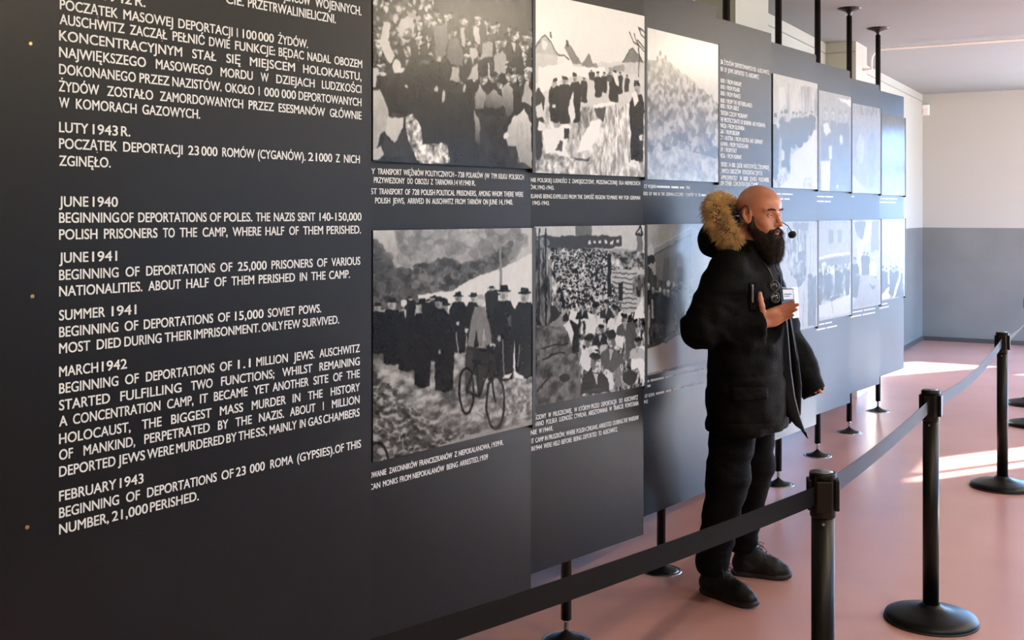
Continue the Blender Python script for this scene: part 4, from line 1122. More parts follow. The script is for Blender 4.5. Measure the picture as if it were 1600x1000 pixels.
# ------------------------------------------------------------------ queue stanchions and belts
def make_stanchion():
    r = empty('queue_stanchion', (0, 0, 0))
    MB().lathe([(0.182, 0.0), (0.184, 0.012), (0.180, 0.024), (0.150, 0.034), (0.10, 0.046), (0.055, 0.056), (0.042, 0.066), (0.036, 0.072)], 56).build('base', M['stanchion'], r)
    MB().lathe([(0.186, 0.0), (0.187, 0.004), (0.185, 0.008)], 56).build('rubber_rim', M['black_edge'], r)
    MB().lathe([(0.032, 0.06), (0.032, 0.83)], 36).build('post', M['stanchion'], r)
    hd = MB().lathe([(0.034, 0.825), (0.036, 0.83), (0.036, 0.935), (0.0375, 0.937), (0.0375, 0.948), (0.035, 0.951)], 36).build('cassette', M['stanchion'], r)
    MB().lathe([(0.0, 0.9505), (0.028, 0.9508), (0.028, 0.9525), (0.0, 0.953)], 36, cap=False).build('cap', M['stanchion_cap'], hd)
    for k in range(4):
        m = Matrix.Rotation(R(90 * k), 4, 'Z')
        MB().box(0.030, 0.044, -0.022, 0.022, 0.845, 0.932, m, bev=0.003).build('belt_clip', M['stanchion'], hd)
    MB().lathe([(0.004, 0), (0.004, 0.002), (0.0025, 0.003)], 12, Matrix.Translation((-0.002, -0.0318, 0.81)) @ Matrix.Rotation(R(90), 4, 'X')).build('screw', M['stanchion_cap'], r)
    return r
SPOTS = [(-1.36, 1.20, 15), (-0.795, 3.18, 20), (-0.775, 4.87, 0), (-0.77, 7.45, 3), (-0.79, 9.73, 0), (-0.90, 10.78, 10)]
st_lab = ['black queue stanchion by the text panel, nearest the camera', 'large black belt stanchion in front, its base cut off by the picture edge', 'black belt stanchion standing second along the line, full round base in view',
          'black belt stanchion beside the sun stripes on the floor', 'black stanchion whose round base peeks in at the right edge', 'farthest black stanchion at the right edge of the picture']
s0 = None
for (x, y, a), lab in zip(SPOTS, st_lab):
    o = make_stanchion() if s0 is None else copy_tree(s0)
    s0 = s0 or o
    o.location = (x, y, 0)
    o.rotation_euler = (0, 0, R(a))
    tag(o, lab, 'stanchion', 'belt stanchions along the aisle')

def belt(a, b, sag, label, z=0.890, hw=0.0265, twist=0.0):
    p, q = Vector((a[0], a[1], z)), Vector((b[0], b[1], z))
    d = (q - p); d.z = 0; d.normalize()
    p = p + d * 0.044; q = q - d * 0.044
    nrm = Vector((d.y, -d.x, 0))
    N = 40
    vs, fs = [], []
    for i in range(N + 1):
        t = i / N
        c = p.lerp(q, t); c.z -= sag * 4 * t * (1 - t)
        tw = twist * math.sin(math.pi * t)
        for sgn, off in ((1, .001), (1, -.001), (-1, -.001), (-1, .001)):
            vs.append(c + Vector((0, 0, sgn * hw * math.cos(tw))) + nrm * (off + sgn * hw * math.sin(tw)))
    for i in range(N):
        for k in range(4):
            fs.append((i * 4 + k, i * 4 + (k + 1) % 4, (i + 1) * 4 + (k + 1) % 4, (i + 1) * 4 + k))
    fs += [(0, 1, 2, 3), (N * 4 + 3, N * 4 + 2, N * 4 + 1, N * 4)]
    o = MB().add(vs, fs, False).build('barrier_belt', M['belt'])
    tag(o, label, 'barrier belt', 'belts between the stanchions')
    return o
belt(SPOTS[0], SPOTS[1], 0.02, "dark belt crossing in front of the man's shins")
belt(SPOTS[1], SPOTS[2], 0.012, 'grey sheened belt between the front stanchion and the second one')
belt(SPOTS[2], SPOTS[3], 0.045, 'pale sagging belt between the second and third stanchions')
belt(SPOTS[3], SPOTS[4], 0.03, 'short bright belt leaving the third stanchion at the right edge', twist=0.5)
belt(SPOTS[4], SPOTS[5], 0.02, 'belt between the two farthest stanchions at the right edge')
# ------------------------------------------------------------------ implicit-surface modelling kit for the figure
def vnoise3(p, cell, seed=0):
    q = p / cell
    i = np.floor(q).astype(np.int64); f = q - i
    f = f * f * (3 - 2 * f)
    def h(a):
        n = a[..., 0] * 374761393 + a[..., 1] * 668265263 + a[..., 2] * 2147483647 + seed * 974711
        n = (n ^ (n >> 13)) * 1274126177
        n = n & 0x7fffffff
        return ((n ^ (n >> 16)) & 0xffff) / 65535.0
    out = 0
    for dx in (0, 1):
        for dy in (0, 1):
            for dz in (0, 1):
                w = (f[..., 0] if dx else 1 - f[..., 0]) * (f[..., 1] if dy else 1 - f[..., 1]) * (f[..., 2] if dz else 1 - f[..., 2])
                out = out + w * h(i + np.array([dx, dy, dz]))
    return out

def smin(a, b, k):
    if k <= 0: return np.minimum(a, b)
    h = np.clip(0.5 + 0.5 * (b - a) / k, 0, 1)
    return b * (1 - h) + a * h - k * h * (1 - h)

def sd_ell(p, c, r, rot=None):
    q = p - np.array(c, np.float32)
    if rot is not None: q = q @ np.array(rot, np.float32)
    r = np.array(r, np.float32)
    k0 = np.linalg.norm(q / r, axis=-1); k1 = np.linalg.norm(q / (r * r), axis=-1)
    return k0 * (k0 - 1) / np.maximum(k1, 1e-6)

def sd_cone(p, a, b, ra, rb):
    a = np.array(a, np.float32); b = np.array(b, np.float32)
    ab = b - a
    t = np.clip(((p - a) @ ab) / max(float(ab @ ab), 1e-9), 0, 1)
    return np.linalg.norm(p - a - t[..., None] * ab, axis=-1) - (ra + (rb - ra) * t)

class Field:
    def __init__(self, lo, hi, h):
        self.lo = np.array(lo, float); self.h = h
        self.n = np.ceil((np.array(hi) - self.lo) / h).astype(int) + 1
        self.F = np.full(self.n, 1.0, np.float32)
    def sub(self, lo, hi):
        a = np.clip(np.floor((np.array(lo) - self.lo) / self.h).astype(int), 0, self.n)
        b = np.clip(np.ceil((np.array(hi) - self.lo) / self.h).astype(int) + 1, 0, self.n)
        if (b <= a).any(): return None, None
        ax = [(self.lo[k] + self.h * np.arange(a[k], b[k])).astype(np.float32) for k in range(3)]
        P = np.stack(np.meshgrid(*ax, indexing='ij'), -1)
        return tuple(slice(a[k], b[k]) for k in range(3)), P
    def op(self, fn, lo, hi, k=0.01, mode='add'):
        s, P = self.sub(lo, hi)
        if s is None: return
        d = fn(P)
        if mode == 'add': self.F[s] = smin(self.F[s], d, k)
        elif mode == 'cut': self.F[s] = -smin(-self.F[s], d, k)
        elif mode == 'disp': self.F[s] += d
    def ell(self, c, r, k=0.01, mode='add', rot=None):
        c = np.array(c); m = max(r) + 0.04 + k
        self.op(lambda P: sd_ell(P, c, r, rot), c - m, c + m, k, mode)
    def cone(self, a, b, ra, rb=None, k=0.01, mode='add'):
        rb = ra if rb is None else rb
        a = np.array(a); b = np.array(b); m = max(ra, rb) + 0.04 + k
        self.op(lambda P: sd_cone(P, a, b, ra, rb), np.minimum(a, b) - m, np.maximum(a, b) + m, k, mode)
    def chain(self, pts, rs, k=0.008, mode='add'):
        for i in range(len(pts) - 1): self.cone(pts[i], pts[i + 1], rs[i], rs[i + 1], k, mode)
    def mesh(self):
        F = self.F; s = F < 0
        c = [s[i:s.shape[0] - 1 + i, j:s.shape[1] - 1 + j, k:s.shape[2] - 1 + k] for i in (0, 1) for j in (0, 1) for k in (0, 1)]
        cnt = sum(q.astype(np.uint8) for q in c)
        act = (cnt > 0) & (cnt < 8)
        I = np.argwhere(act)
        acc = np.zeros((len(I), 3)); num = np.zeros(len(I))
        cor = [(i, j, k) for i in (0, 1) for j in (0, 1) for k in (0, 1)]
        val = [F[I[:, 0] + a, I[:, 1] + b, I[:, 2] + d] for a, b, d in cor]
        for x in range(8):
            for y in range(x + 1, 8):
                df = [abs(cor[x][q] - cor[y][q]) for q in range(3)]
                if sum(df) != 1: continue
                m = (val[x] < 0) != (val[y] < 0)
                t = np.where(m, val[x] / np.where(m, val[x] - val[y], 1), 0)
                pos = np.array(cor[x])[None] + t[:, None] * (np.array(cor[y]) - np.array(cor[x]))[None]
                acc += np.where(m[:, None], pos, 0); num += m
        V = self.lo + self.h * (I + acc / num[:, None])
        vid = np.full(act.shape, -1, np.int64); vid[tuple(I.T)] = np.arange(len(I))
        Q = []
        for ax in range(3):
            sl0 = [slice(None)] * 3; sl1 = [slice(None)] * 3
            sl0[ax] = slice(0, -1); sl1[ax] = slice(1, None)
            e = s[tuple(sl0)] != s[tuple(sl1)]
            J = np.argwhere(e)
            o1, o2 = [(1, 2), (2, 0), (0, 1)][ax]
            J = J[(J[:, o1] > 0) & (J[:, o2] > 0) & (J[:, o1] < s.shape[o1] - 1) & (J[:, o2] < s.shape[o2] - 1)]
            ins = s[tuple(J.T)]
            def cell(d1, d2):
                K = J.copy(); K[:, o1] += d1; K[:, o2] += d2
                return vid[tuple(K.T)]
            q = np.stack([cell(-1, -1), cell(0, -1), cell(0, 0), cell(-1, 0)], 1)
            q[~ins] = q[~ins][:, ::-1]
            Q.append(q)
        Q = np.concatenate(Q)
        return V, Q[(Q >= 0).all(1)]

def mesh_obj(name, V, Q, mats, parent=None, midx=None, smooth=True):
    me = bpy.data.meshes.new(name)
    me.vertices.add(len(V)); me.vertices.foreach_set('co', np.asarray(V, np.float32).ravel())
    Q = np.asarray(Q)
    me.loops.add(Q.size); me.loops.foreach_set('vertex_index', Q.ravel().astype(np.int32))
    me.polygons.add(len(Q)); me.polygons.foreach_set('loop_start', np.arange(0, Q.size, Q.shape[1], dtype=np.int32))
    me.polygons.foreach_set('use_smooth', np.full(len(Q), smooth))
    for m in mats: me.materials.append(m)
    if midx is not None: me.polygons.foreach_set('material_index', midx.astype(np.int32))
    me.update(calc_edges=True); me.validate()
    o = bpy.data.objects.new(name, me); COL.objects.link(o)
    if parent is not None: o.parent = parent
    return o

def strands(name, roots, dirs, length, r0, matl, parent, droop=0.0, seed=3, curl=0.3, seg=4):
    """tapered three-sided hairs growing from roots along dirs"""
    rng = np.random.default_rng(seed)
    n = len(roots)
    L = length * (0.6 + 0.6 * rng.random(n))
    D = dirs + curl * (rng.random((n, 3)) - 0.5)
    D /= np.linalg.norm(D, axis=1, keepdims=True)
    bend = (rng.random((n, 3)) - 0.5) * curl
    bend[:, 2] -= droop
    side = np.cross(D, np.array([0.3, 0.5, 0.8])); side /= np.linalg.norm(side, axis=1, keepdims=True)
    up = np.cross(D, side)
    V = np.zeros((n, seg * 3 + 1, 3)); 
    for s in range(seg):
        t = s / seg
        c = roots + D * (L * t)[:, None] + bend * (L * t * t)[:, None]
        r = r0 * (1 - 0.75 * t)
        for k in range(3):
            a = 2 * math.pi * k / 3
            V[:, s * 3 + k] = c + (side * math.cos(a) + up * math.sin(a)) * r
    V[:, -1] = roots + D * L[:, None] + bend * L[:, None]
    T = []
    for s in range(seg - 1):
        for k in range(3):
            a, b, c, d = s * 3 + k, s * 3 + (k + 1) % 3, (s + 1) * 3 + (k + 1) % 3, (s + 1) * 3 + k
            T += [(a, b, c), (a, c, d)]
    for k in range(3): T.append(((seg - 1) * 3 + k, (seg - 1) * 3 + (k + 1) % 3, seg * 3))
    T = np.array(T)
    Q = (T[None] + (np.arange(n) * (seg * 3 + 1))[:, None, None]).reshape(-1, 3)
    return mesh_obj(name, V.reshape(-1, 3), Q, [matl], parent)

def unit(v):
    v = np.array(v, float); return v / np.linalg.norm(v)

# ------------------------------------------------------------------ materials of the figure
def skin_mat():
    m = mat('skin', (0.52, 0.215, 0.13), 0.42, 0.45, var=0.10, scale=18, bump=0.04, bscale=180)
    b = m.node_tree.nodes['Principled BSDF']
    b.inputs['Subsurface Weight'].default_value = 0.12
    b.inputs['Subsurface Radius'].default_value = (0.012, 0.004, 0.002)
    b.inputs['Subsurface Scale'].default_value = 1.0
    return m
M['skin'] = skin_mat()
M['lips'] = mat('lips', (0.34, 0.13, 0.10), 0.4)
M['eye_white'] = mat('eye_white', (0.42, 0.36, 0.33), 0.15)
M['iris'] = mat('iris', (0.05, 0.035, 0.02), 0.1)
M['beard'] = mat('dark_brown_beard', (0.020, 0.010, 0.007), 0.6, 0.3, var=0.4, scale=60)
M['brow'] = mat('brown_brow_hair', (0.06, 0.028, 0.018), 0.6)
M['fur'] = mat('tan_fur', (0.62, 0.40, 0.17), 0.7, 0.3, var=0.4, scale=28)
M['fur_dark'] = mat('dark_fur_base', (0.10, 0.055, 0.025), 0.8)
M['parka'] = mat('black_parka_cloth', (0.0020, 0.0018, 0.0014), 0.75, 0.09, var=0.25, scale=8, bump=0.25, bscale=90)
M['lining'] = mat('parka_lining', (0.02, 0.02, 0.016), 0.6)
M['zip'] = mat('zip_tape_sheen', (0.22, 0.24, 0.25), 0.35)
M['jeans'] = mat('black_trousers_cloth', (0.0016, 0.0016, 0.0018), 0.8, 0.08, var=0.3, scale=10, bump=0.2, bscale=120)
M['shoe'] = mat('black_shoe', (0.0045, 0.004, 0.004), 0.55, 0.22, var=0.3, scale=40, bump=0.2, bscale=150)
M['sole'] = mat('shoe_sole', (0.007, 0.006, 0.0055), 0.6)
M['lace'] = mat('shoe_lace', (0.025, 0.024, 0.026), 0.7)
M['sock'] = mat('dark_green_sock', (0.012, 0.022, 0.02), 0.8)
M['shirt'] = mat('dark_shirt', (0.012, 0.013, 0.018), 0.8)
M['gold'] = mat('pale_ring_metal', (0.8, 0.65, 0.4), 0.2, metal=1.0)

# ------------------------------------------------------------------ the man: body (one skin surface), facing +x, his left is +y
PX0, PY0 = -1.574, 4.82
YAW = R(-21); TILT = R(3)
HC = np.array([0.094, 0.0, 1.677])
_c, _s = math.cos(YAW), math.sin(YAW)
HR = np.array([[_c, -_s, 0], [_s, _c, 0], [0, 0, 1]]) @ np.array([[math.cos(TILT), 0, math.sin(TILT)], [0, 1, 0], [-math.sin(TILT), 0, math.cos(TILT)]])
def hp(x, y, z): return HC + HR @ np.array([x, y, z])

B = Field((-0.30, -0.42, 0.0), (0.42, 0.42, 1.83), 0.0028)
# trunk and limbs under the clothes
B.ell((0.03, 0, 1.00), (0.115, 0.16, 0.15), 0.03); B.ell((0.04, 0, 1.17), (0.11, 0.15, 0.17), 0.04); B.ell((0.03, 0, 1.34), (0.105, 0.165, 0.14), 0.05)
B.cone((0.015, -0.16, 1.44), (0.015, 0.16, 1.44), 0.055, 0.055, 0.05)
for s in (-1, 1):
    B.cone((0.02, s * 0.095, 0.95), ((0.005, -0.115, 0.5) if s < 0 else (0.02, 0.165, 0.5)), 0.085, 0.055, 0.03)
B.cone((0.005, -0.115, 0.5), (-0.085, -0.105, 0.1), 0.052, 0.036, 0.02); B.cone((0.02, 0.165, 0.5), (-0.055, 0.232, 0.1), 0.052, 0.036, 0.02)
for hx, hy, tx, ty in ((-0.11, -0.096, 0.08, -0.16), (-0.075, 0.227, 0.115, 0.272)):
    B.cone((hx, hy, 0.055), (tx, ty, 0.04), 0.032, 0.022, 0.02)
RS, RE, RW = (0.015, -0.19, 1.43), (-0.075, -0.275, 1.19), np.array([0.150, -0.170, 1.215])
LS, LE, LW = (0.03, 0.19, 1.43), (0.10, 0.295, 1.16), np.array([0.190, 0.285, 0.985])
B.cone(RS, RE, 0.05, 0.042, 0.03); B.cone(RE, RW, 0.04, 0.027, 0.015); B.cone(LS, LE, 0.05, 0.042, 0.03); B.cone(LE, LW, 0.04, 0.027, 0.015)
# neck and head
B.cone((-0.005, 0, 1.42), hp(-0.035, 0, -0.09), 0.062, 0.058, 0.03)
def He(c, r, k=0.01, mode='add'): B.ell(hp(*c), r, k, mode, HR)
def Hc(a, b, ra, rb=None, k=0.01, mode='add'): B.cone(hp(*a), hp(*b), ra, rb, k, mode)
He((-0.012, 0, 0.036), (0.101, 0.078, 0.089), 0.012)
He((0.028, 0, -0.035), (0.066, 0.063, 0.078), 0.02)
He((0.022, 0, 0.045), (0.073, 0.068, 0.055), 0.02)
Hc((0.0, -0.055, -0.05), (0.06, -0.02, -0.103), 0.022, 0.022, 0.02); Hc((0.0, 0.055, -0.05), (0.06, 0.02, -0.103), 0.022, 0.022, 0.02)
He((0.068, 0, -0.108), (0.022, 0.024, 0.02), 0.015)
for s in (-1, 1):
    Hc((0.083, s * 0.014, 0.019), (0.068, s * 0.050, 0.020), 0.0085, 0.008, 0.012)          # brow
    He((0.056, s * 0.046, -0.032), (0.024, 0.020, 0.020), 0.018)                            # cheekbone
    He((0.072, s * 0.030, -0.062), (0.018, 0.022, 0.024), 0.02)
Hc((0.086, 0, 0.012), (0.108, 0, -0.034), 0.0085, 0.0105, 0.010)
He((0.112, 0, -0.040), (0.0125, 0.0115, 0.0105), 0.006)
for s in (-1, 1):
    He((0.099, s * 0.0135, -0.043), (0.0105, 0.0075, 0.008), 0.005)
    He((0.088, s * 0.032, -0.001), (0.015, 0.0175, 0.0125), 0.008, 'cut')                   # socket
    He((0.0715, s * 0.0315, -0.002), (0.0130, 0.0130, 0.0130), 0.002)                       # eyeball
    pts = [hp(0.0715 + 0.0148 * math.cos(R(a)) * 0.97, s * 0.0315 + 0.0148 * math.sin(R(a)), 0.0043 - 0.0026 * (a / 45) ** 2) for a in (-58, -35, -12, 12, 35, 58)]
    B.chain(pts, [0.0024] * 6, 0.002)                                                      # upper lid
    pts = [hp(0.0710 + 0.0145 * math.cos(R(a)) * 0.97, s * 0.0315 + 0.0145 * math.sin(R(a)), -0.0098 + 0.0030 * (a / 45) ** 2) for a in (-55, -30, 0, 30, 55)]
    B.chain(pts, [0.0022] * 5, 0.002)                                                       # lower lid
    He((0.104, s * 0.007, -0.052), (0.005, 0.004, 0.004), 0.002, 'cut')                     # nostril
He((0.084, 0, -0.068), (0.018, 0.028, 0.020), 0.012)                                        # muzzle
Hc((0.0915, -0.021, -0.0700), (0.1005, 0, -0.0665), 0.0042, 0.0052, 0.004); Hc((0.0915, 0.021, -0.0700), (0.1005, 0, -0.0665), 0.0042, 0.0052, 0.004)
Hc((0.088, -0.018, -0.0800), (0.0950, 0, -0.0825), 0.0042, 0.0050, 0.004); Hc((0.088, 0.018, -0.0800), (0.0950, 0, -0.0825), 0.0042, 0.0050, 0.004)
He((0.100, 0, -0.0748), (0.014, 0.018, 0.0032), 0.002, 'cut')
for s in (-1, 1):                                                                           # ears
    ec = [(-0.004 + 0.017 * math.cos(R(a)) * (1.0 if 20 < a < 200 else 0.8) - 0.006 * math.sin(R(a)), s * (0.080 + 0.006 * math.cos(R(a + 180))), -0.008 + 0.030 * math.sin(R(a))) for a in range(-60, 241, 30)]
    B.chain([hp(*q) for q in ec], [0.0055, .005, .0045, .0045, .0045, .0048, .005, .005, .0055, .006, .006], 0.004)
    He((-0.005, s * 0.077, -0.008), (0.015, 0.006, 0.026), 0.006)
    He((0.0, s * 0.084, -0.008), (0.008, 0.005, 0.012), 0.003, 'cut')
    He((0.001, s * 0.079, -0.036), (0.008, 0.006, 0.009), 0.004)

# hands: f towards the fingertips, t towards the thumb side, n out of the back of the hand
def hand(w, f, t, curl, spread, thumb, right):
    f = unit(f); t = np.array(t, float); t = unit(t - f * (t @ f))
    n = np.cross(t, f) if right else np.cross(f, t)
    rot = np.stack([f, t, n], 1)
    w = np.array(w)
    B.cone(w - f * 0.03, w + f * 0.012, 0.027, 0.025, 0.012)
    B.ell(w + f * 0.05, (0.050, 0.039, 0.0155), 0.012, 'add', rot)
    B.ell(w + f * 0.042 + t * 0.022 - n * 0.007, (0.034, 0.017, 0.014), 0.010, 'add', rot)
    tips = []
    for i, (off, L, r) in enumerate(((0.029, 0.080, 0.0090), (0.010, 0.090, 0.0092), (-0.009, 0.083, 0.0088), (-0.027, 0.066, 0.0078))):
        b = w + f * (0.082 - 0.004 * abs(i - 1)) + t * off + n * 0.002
        d = unit(f + t * spread[i])
        ang = 0.0
        seg = [0.47 * L, 0.30 * L, 0.23 * L]
        P = [b]
        for j in range(3):
            ang += curl[i][j]
            P.append(P[-1] + seg[j] * (d * math.cos(ang) - n * math.sin(ang)))
        B.cone(b - f * 0.03, P[0], r * 1.05, r * 1.08, 0.006)
        B.chain(P, [r * 1.06, r, r * 0.93, r * 0.80], 0.0025)
        B.ell(P[1], (r * 1.1, r * 1.08, r * 1.08), 0.003)
        tips.append((P, d, n, r))
    tb = w + f * 0.018 + t * 0.028 - n * 0.008
    P = [tb]
    for L, dr in thumb:
        P.append(P[-1] + L * unit(f * dr[0] + t * dr[1] + n * dr[2]))
    B.chain(P, [0.0145, 0.0115, 0.0105, 0.0085][:len(P)], 0.008)
    return tips, P
tipsR, thumbR = hand(RW + np.array([0.004, 0, 0.002]), (0.86, 0.34, 0.42), (-0.30, -0.18, 0.92),
     [(0.10, 0.18, 0.12), (0.15, 0.24, 0.18), (0.20, 0.30, 0.22), (0.24, 0.34, 0.25)], (-0.01, 0.035, 0.085, 0.14),
     [(0.040, (0.28, 0.92, -0.15)), (0.030, (0.20, 0.98, -0.05)), (0.024, (0.34, 0.94, 0.0))], True)
tipsL, thumbL = hand(LW, (0.55, -0.10, -0.80), (0.80, 0.05, 0.55), [(0.35, 0.5, 0.35)] * 4, (0.04, 0.0, -0.03, -0.08),
     [(0.038, (0.95, 0.25, -0.1)), (0.030, (0.99, 0.05, -0.1)), (0.022, (1.0, 0.0, -0.1))], False)
V, Q = B.mesh()
cen = V[Q].mean(1)
mi = np.zeros(len(Q), int)
loc = (cen - HC) @ HR
lp_ = (np.abs(loc[:, 1]) < 0.021) & (loc[:, 0] > 0.089) & (loc[:, 2] < -0.0605) & (loc[:, 2] > -0.0885)
mi[lp_] = 1
man = mesh_obj('person', V, Q, [M['skin'], M['lips']], None, mi)
man.location = (PX0, PY0, 0)
tag(man, 'bald bearded man in a black fur-hooded parka, standing and gesturing with his right hand', 'person')

for s_e in (-1, 1):                                         # eyeballs with iris, looking ahead and a little to his left
    c = hp(0.0715, s_e * 0.0315, -0.002)
    g = HR @ unit((0.95, 0.16, -0.06))
    q_ = Vector(g).to_track_quat('Z', 'Y').to_matrix().to_4x4()
    q_.translation = Vector(c)
    prof = [(0.0138 * math.sin(R(a_)), 0.0138 * math.cos(R(a_))) for a_ in (178, 150, 120, 100, 80, 60, 45, 36, 28.01)]
    eb = MB().lathe(prof, 28, q_, cap=False).build('eyeball', M['eye_white'], man)
    MB().lathe([(0.0138 * math.sin(R(a_)), 0.0138 * math.cos(R(a_))) for a_ in (28, 20, 12, 5, 1)], 28, q_).build('iris', M['iris'], eb)

# finger nails on the raised hand and a ring
nb = MB()
for P, d, n, r in tipsR:
    a = unit(P[3] - P[2]); s_ = np.cross(a, n); n2 = np.cross(s_, a); n2 = n2 if n2 @ n > 0 else -n2
    c = P[3] - a * 0.003 + n2 * r * 0.74
    vs = []
    for i in range(5):
        for j in range(5):
            u, v = (i - 2) / 2, (j - 2) / 2
            vs.append(c + a * u * 0.0048 * (1 - 0.2 * v * v) + s_ * v * 0.0045 - n2 * (0.0022 * v * v + 0.001 * max(0, u)))
    nb.add(vs, [(i * 5 + j, i * 5 + j + 1, (i + 1) * 5 + j + 1, (i + 1) * 5 + j) for i in range(4) for j in range(4)], True)
M['nail'] = mat('nail', (0.62, 0.36, 0.28), 0.3)
nb.build('nails', M['nail'], man)
P = tipsR[2][0]
a = unit(P[1] - P[0]); c0 = P[0] * 0.5 + P[1] * 0.5
e1 = unit(np.cross(a, (0, 0, 1))); e2 = np.cross(a, e1)
rg = MB().tube([c0 + (e1 * math.cos(t) + e2 * math.sin(t)) * 0.0103 for t in np.linspace(0, 2 * math.pi, 24, endpoint=False)], 0.0016, 8, closed=True).build('ring', M['gold'], man)
rg['label'] = 'pale metal ring'

# ------------------------------------------------------------------ parka
K = Field((-0.32, -0.46, 0.66), (0.46, 0.46, 1.72), 0.0062)
zs = [0.66, 0.74, 0.90, 1.05, 1.20, 1.33, 1.42, 1.49, 1.55]
ca = [0.182, 0.180, 0.174, 0.166, 0.162, 0.158, 0.140, 0.108, 0.085]
cb = [0.250, 0.248, 0.240, 0.232, 0.230, 0.228, 0.205, 0.135, 0.092]
cx_ = [0.045, 0.045, 0.042, 0.042, 0.045, 0.045, 0.036, 0.020, 0.012]
def torso(Pn):
    z = Pn[..., 2]
    a = np.interp(z, zs, ca); b = np.interp(z, zs, cb); c = np.interp(z, zs, cx_)
    x = Pn[..., 0] - c; y = Pn[..., 1]
    q = np.sqrt((x / a) ** 2 + (y / b) ** 2) + 1e-6
    d = (q - 1) * np.minimum(a, b)
    hem = 0.742 + 0.012 * np.sin(y * 9 + x * 5)
    d = np.maximum(d, hem - z)
    return np.maximum(d, z - 1.56)
K.op(torso, K.lo, K.lo + K.n * K.h, 0.0)
K.chain([RS, RE], [0.094, 0.082], 0.05); RC = RW + unit(RW - np.array(RE)) * 0.010
K.chain([RE, RC - unit(RW - np.array(RE)) * 0.02], [0.080, 0.058], 0.03)
K.chain([LS, LE], [0.094, 0.080], 0.05); LF = LW + np.array([0.076, -0.014, -0.118])
K.chain([LE, LW, LF], [0.080, 0.074, 0.060], 0.03)
K.ell(RE, (0.082, 0.08, 0.085), 0.03)
for w_, e_ in ((RC, RE), (LF, LW)):                        # hollow cuffs
    ax = unit(w_ - np.array(e_))
    K.cone(w_ - ax * 0.05, w_ + ax * 0.06, 0.036, 0.05, 0.006, 'cut')
    def cutend(Pn, w_=w_, ax=ax): return -((Pn - (w_ + ax * 0.004)) @ ax)
    K.op(lambda Pn, w_=w_, ax=ax: np.maximum(-((Pn - (w_ + ax * 0.006)) @ ax), np.linalg.norm(Pn - w_ - ax * 0.07, axis=-1) - 0.11), w_ - 0.16, w_ + 0.2, 0.004, 'cut')
# stand-up collar
col = []
for a in range(0, 360, 20):
    col.append((-0.005 + 0.088 * math.cos(R(a)) + 0.012, 0.092 * math.sin(R(a)), 1.535 + 0.012 * math.cos(R(a)) * -1))
for i in range(len(col)):
    if abs(i) < 1 : continue
    a, b = col[i], col[(i + 1) % len(col)]
    if i == len(col) - 1: continue
    K.cone((a[0], a[1], a[2] - 0.03), (b[0], b[1], b[2] + 0.02), 0.022, 0.020, 0.015)
K.cone((0.075, -0.085, 1.53), (0.115, -0.075, 1.40), 0.020, 0.016, 0.015); K.cone((0.08, 0.08, 1.53), (0.13, 0.06, 1.40), 0.020, 0.016, 0.015)
# hood hanging behind the neck
K.ell((-0.085, -0.02, 1.565), (0.085, 0.155, 0.085), 0.03)
K.ell((-0.055, 0, 1.66), (0.06, 0.105, 0.075), 0.02)
K.ell(tuple(hp(-0.02, 0, 0.0)), (0.115, 0.088, 0.15), 0.01, 'cut')
# open front: shallow gap between the placket edges
K.cone((0.225, 0.035, 0.60), (0.170, 0.01, 1.44), 0.020, 0.018, 0.006, 'cut')
# folds
def folds(Pn):
    n = vnoise3(Pn * np.array([1, 1, 1.6]), 0.075, 1) - 0.5
    n2 = vnoise3(Pn * np.array([1.2, 1.2, 0.6]), 0.035, 2) - 0.5
    d = n * 0.014 + n2 * 0.004
    for (e_, w_) in ((RE, RW), (LE, LW), (RE, RS)):
        ax = unit(np.array(w_) - np.array(e_))
        t = (Pn - np.array(e_)) @ ax
        r = np.linalg.norm(Pn - np.array(e_) - t[..., None] * ax, axis=-1)
        m = np.exp(-((t - 0.05) / 0.10) ** 2) * (r < 0.12)
        d = d + m * 0.0032 * np.sin(t * 80 + 4 * n + Pn[..., 2] * 30)
    z = Pn[..., 2]
    d = d + 0.004 * np.exp(-((z - 0.985) / 0.012) ** 2)                # waist seam
    d = d + 0.003 * np.exp(-((z - 0.79) / 0.006) ** 2) + 0.0025 * np.exp(-((z - 1.335) / 0.006) ** 2) * (Pn[..., 0] < 0.2)
    return d.astype(np.float32)
K.op(folds, K.lo, K.lo + K.n * K.h, 0, 'disp')
V, Q = K.mesh()
parka = mesh_obj('parka', V, Q, [M['parka']], man)
parka['label'] = 'black hooded parka'
KV = V

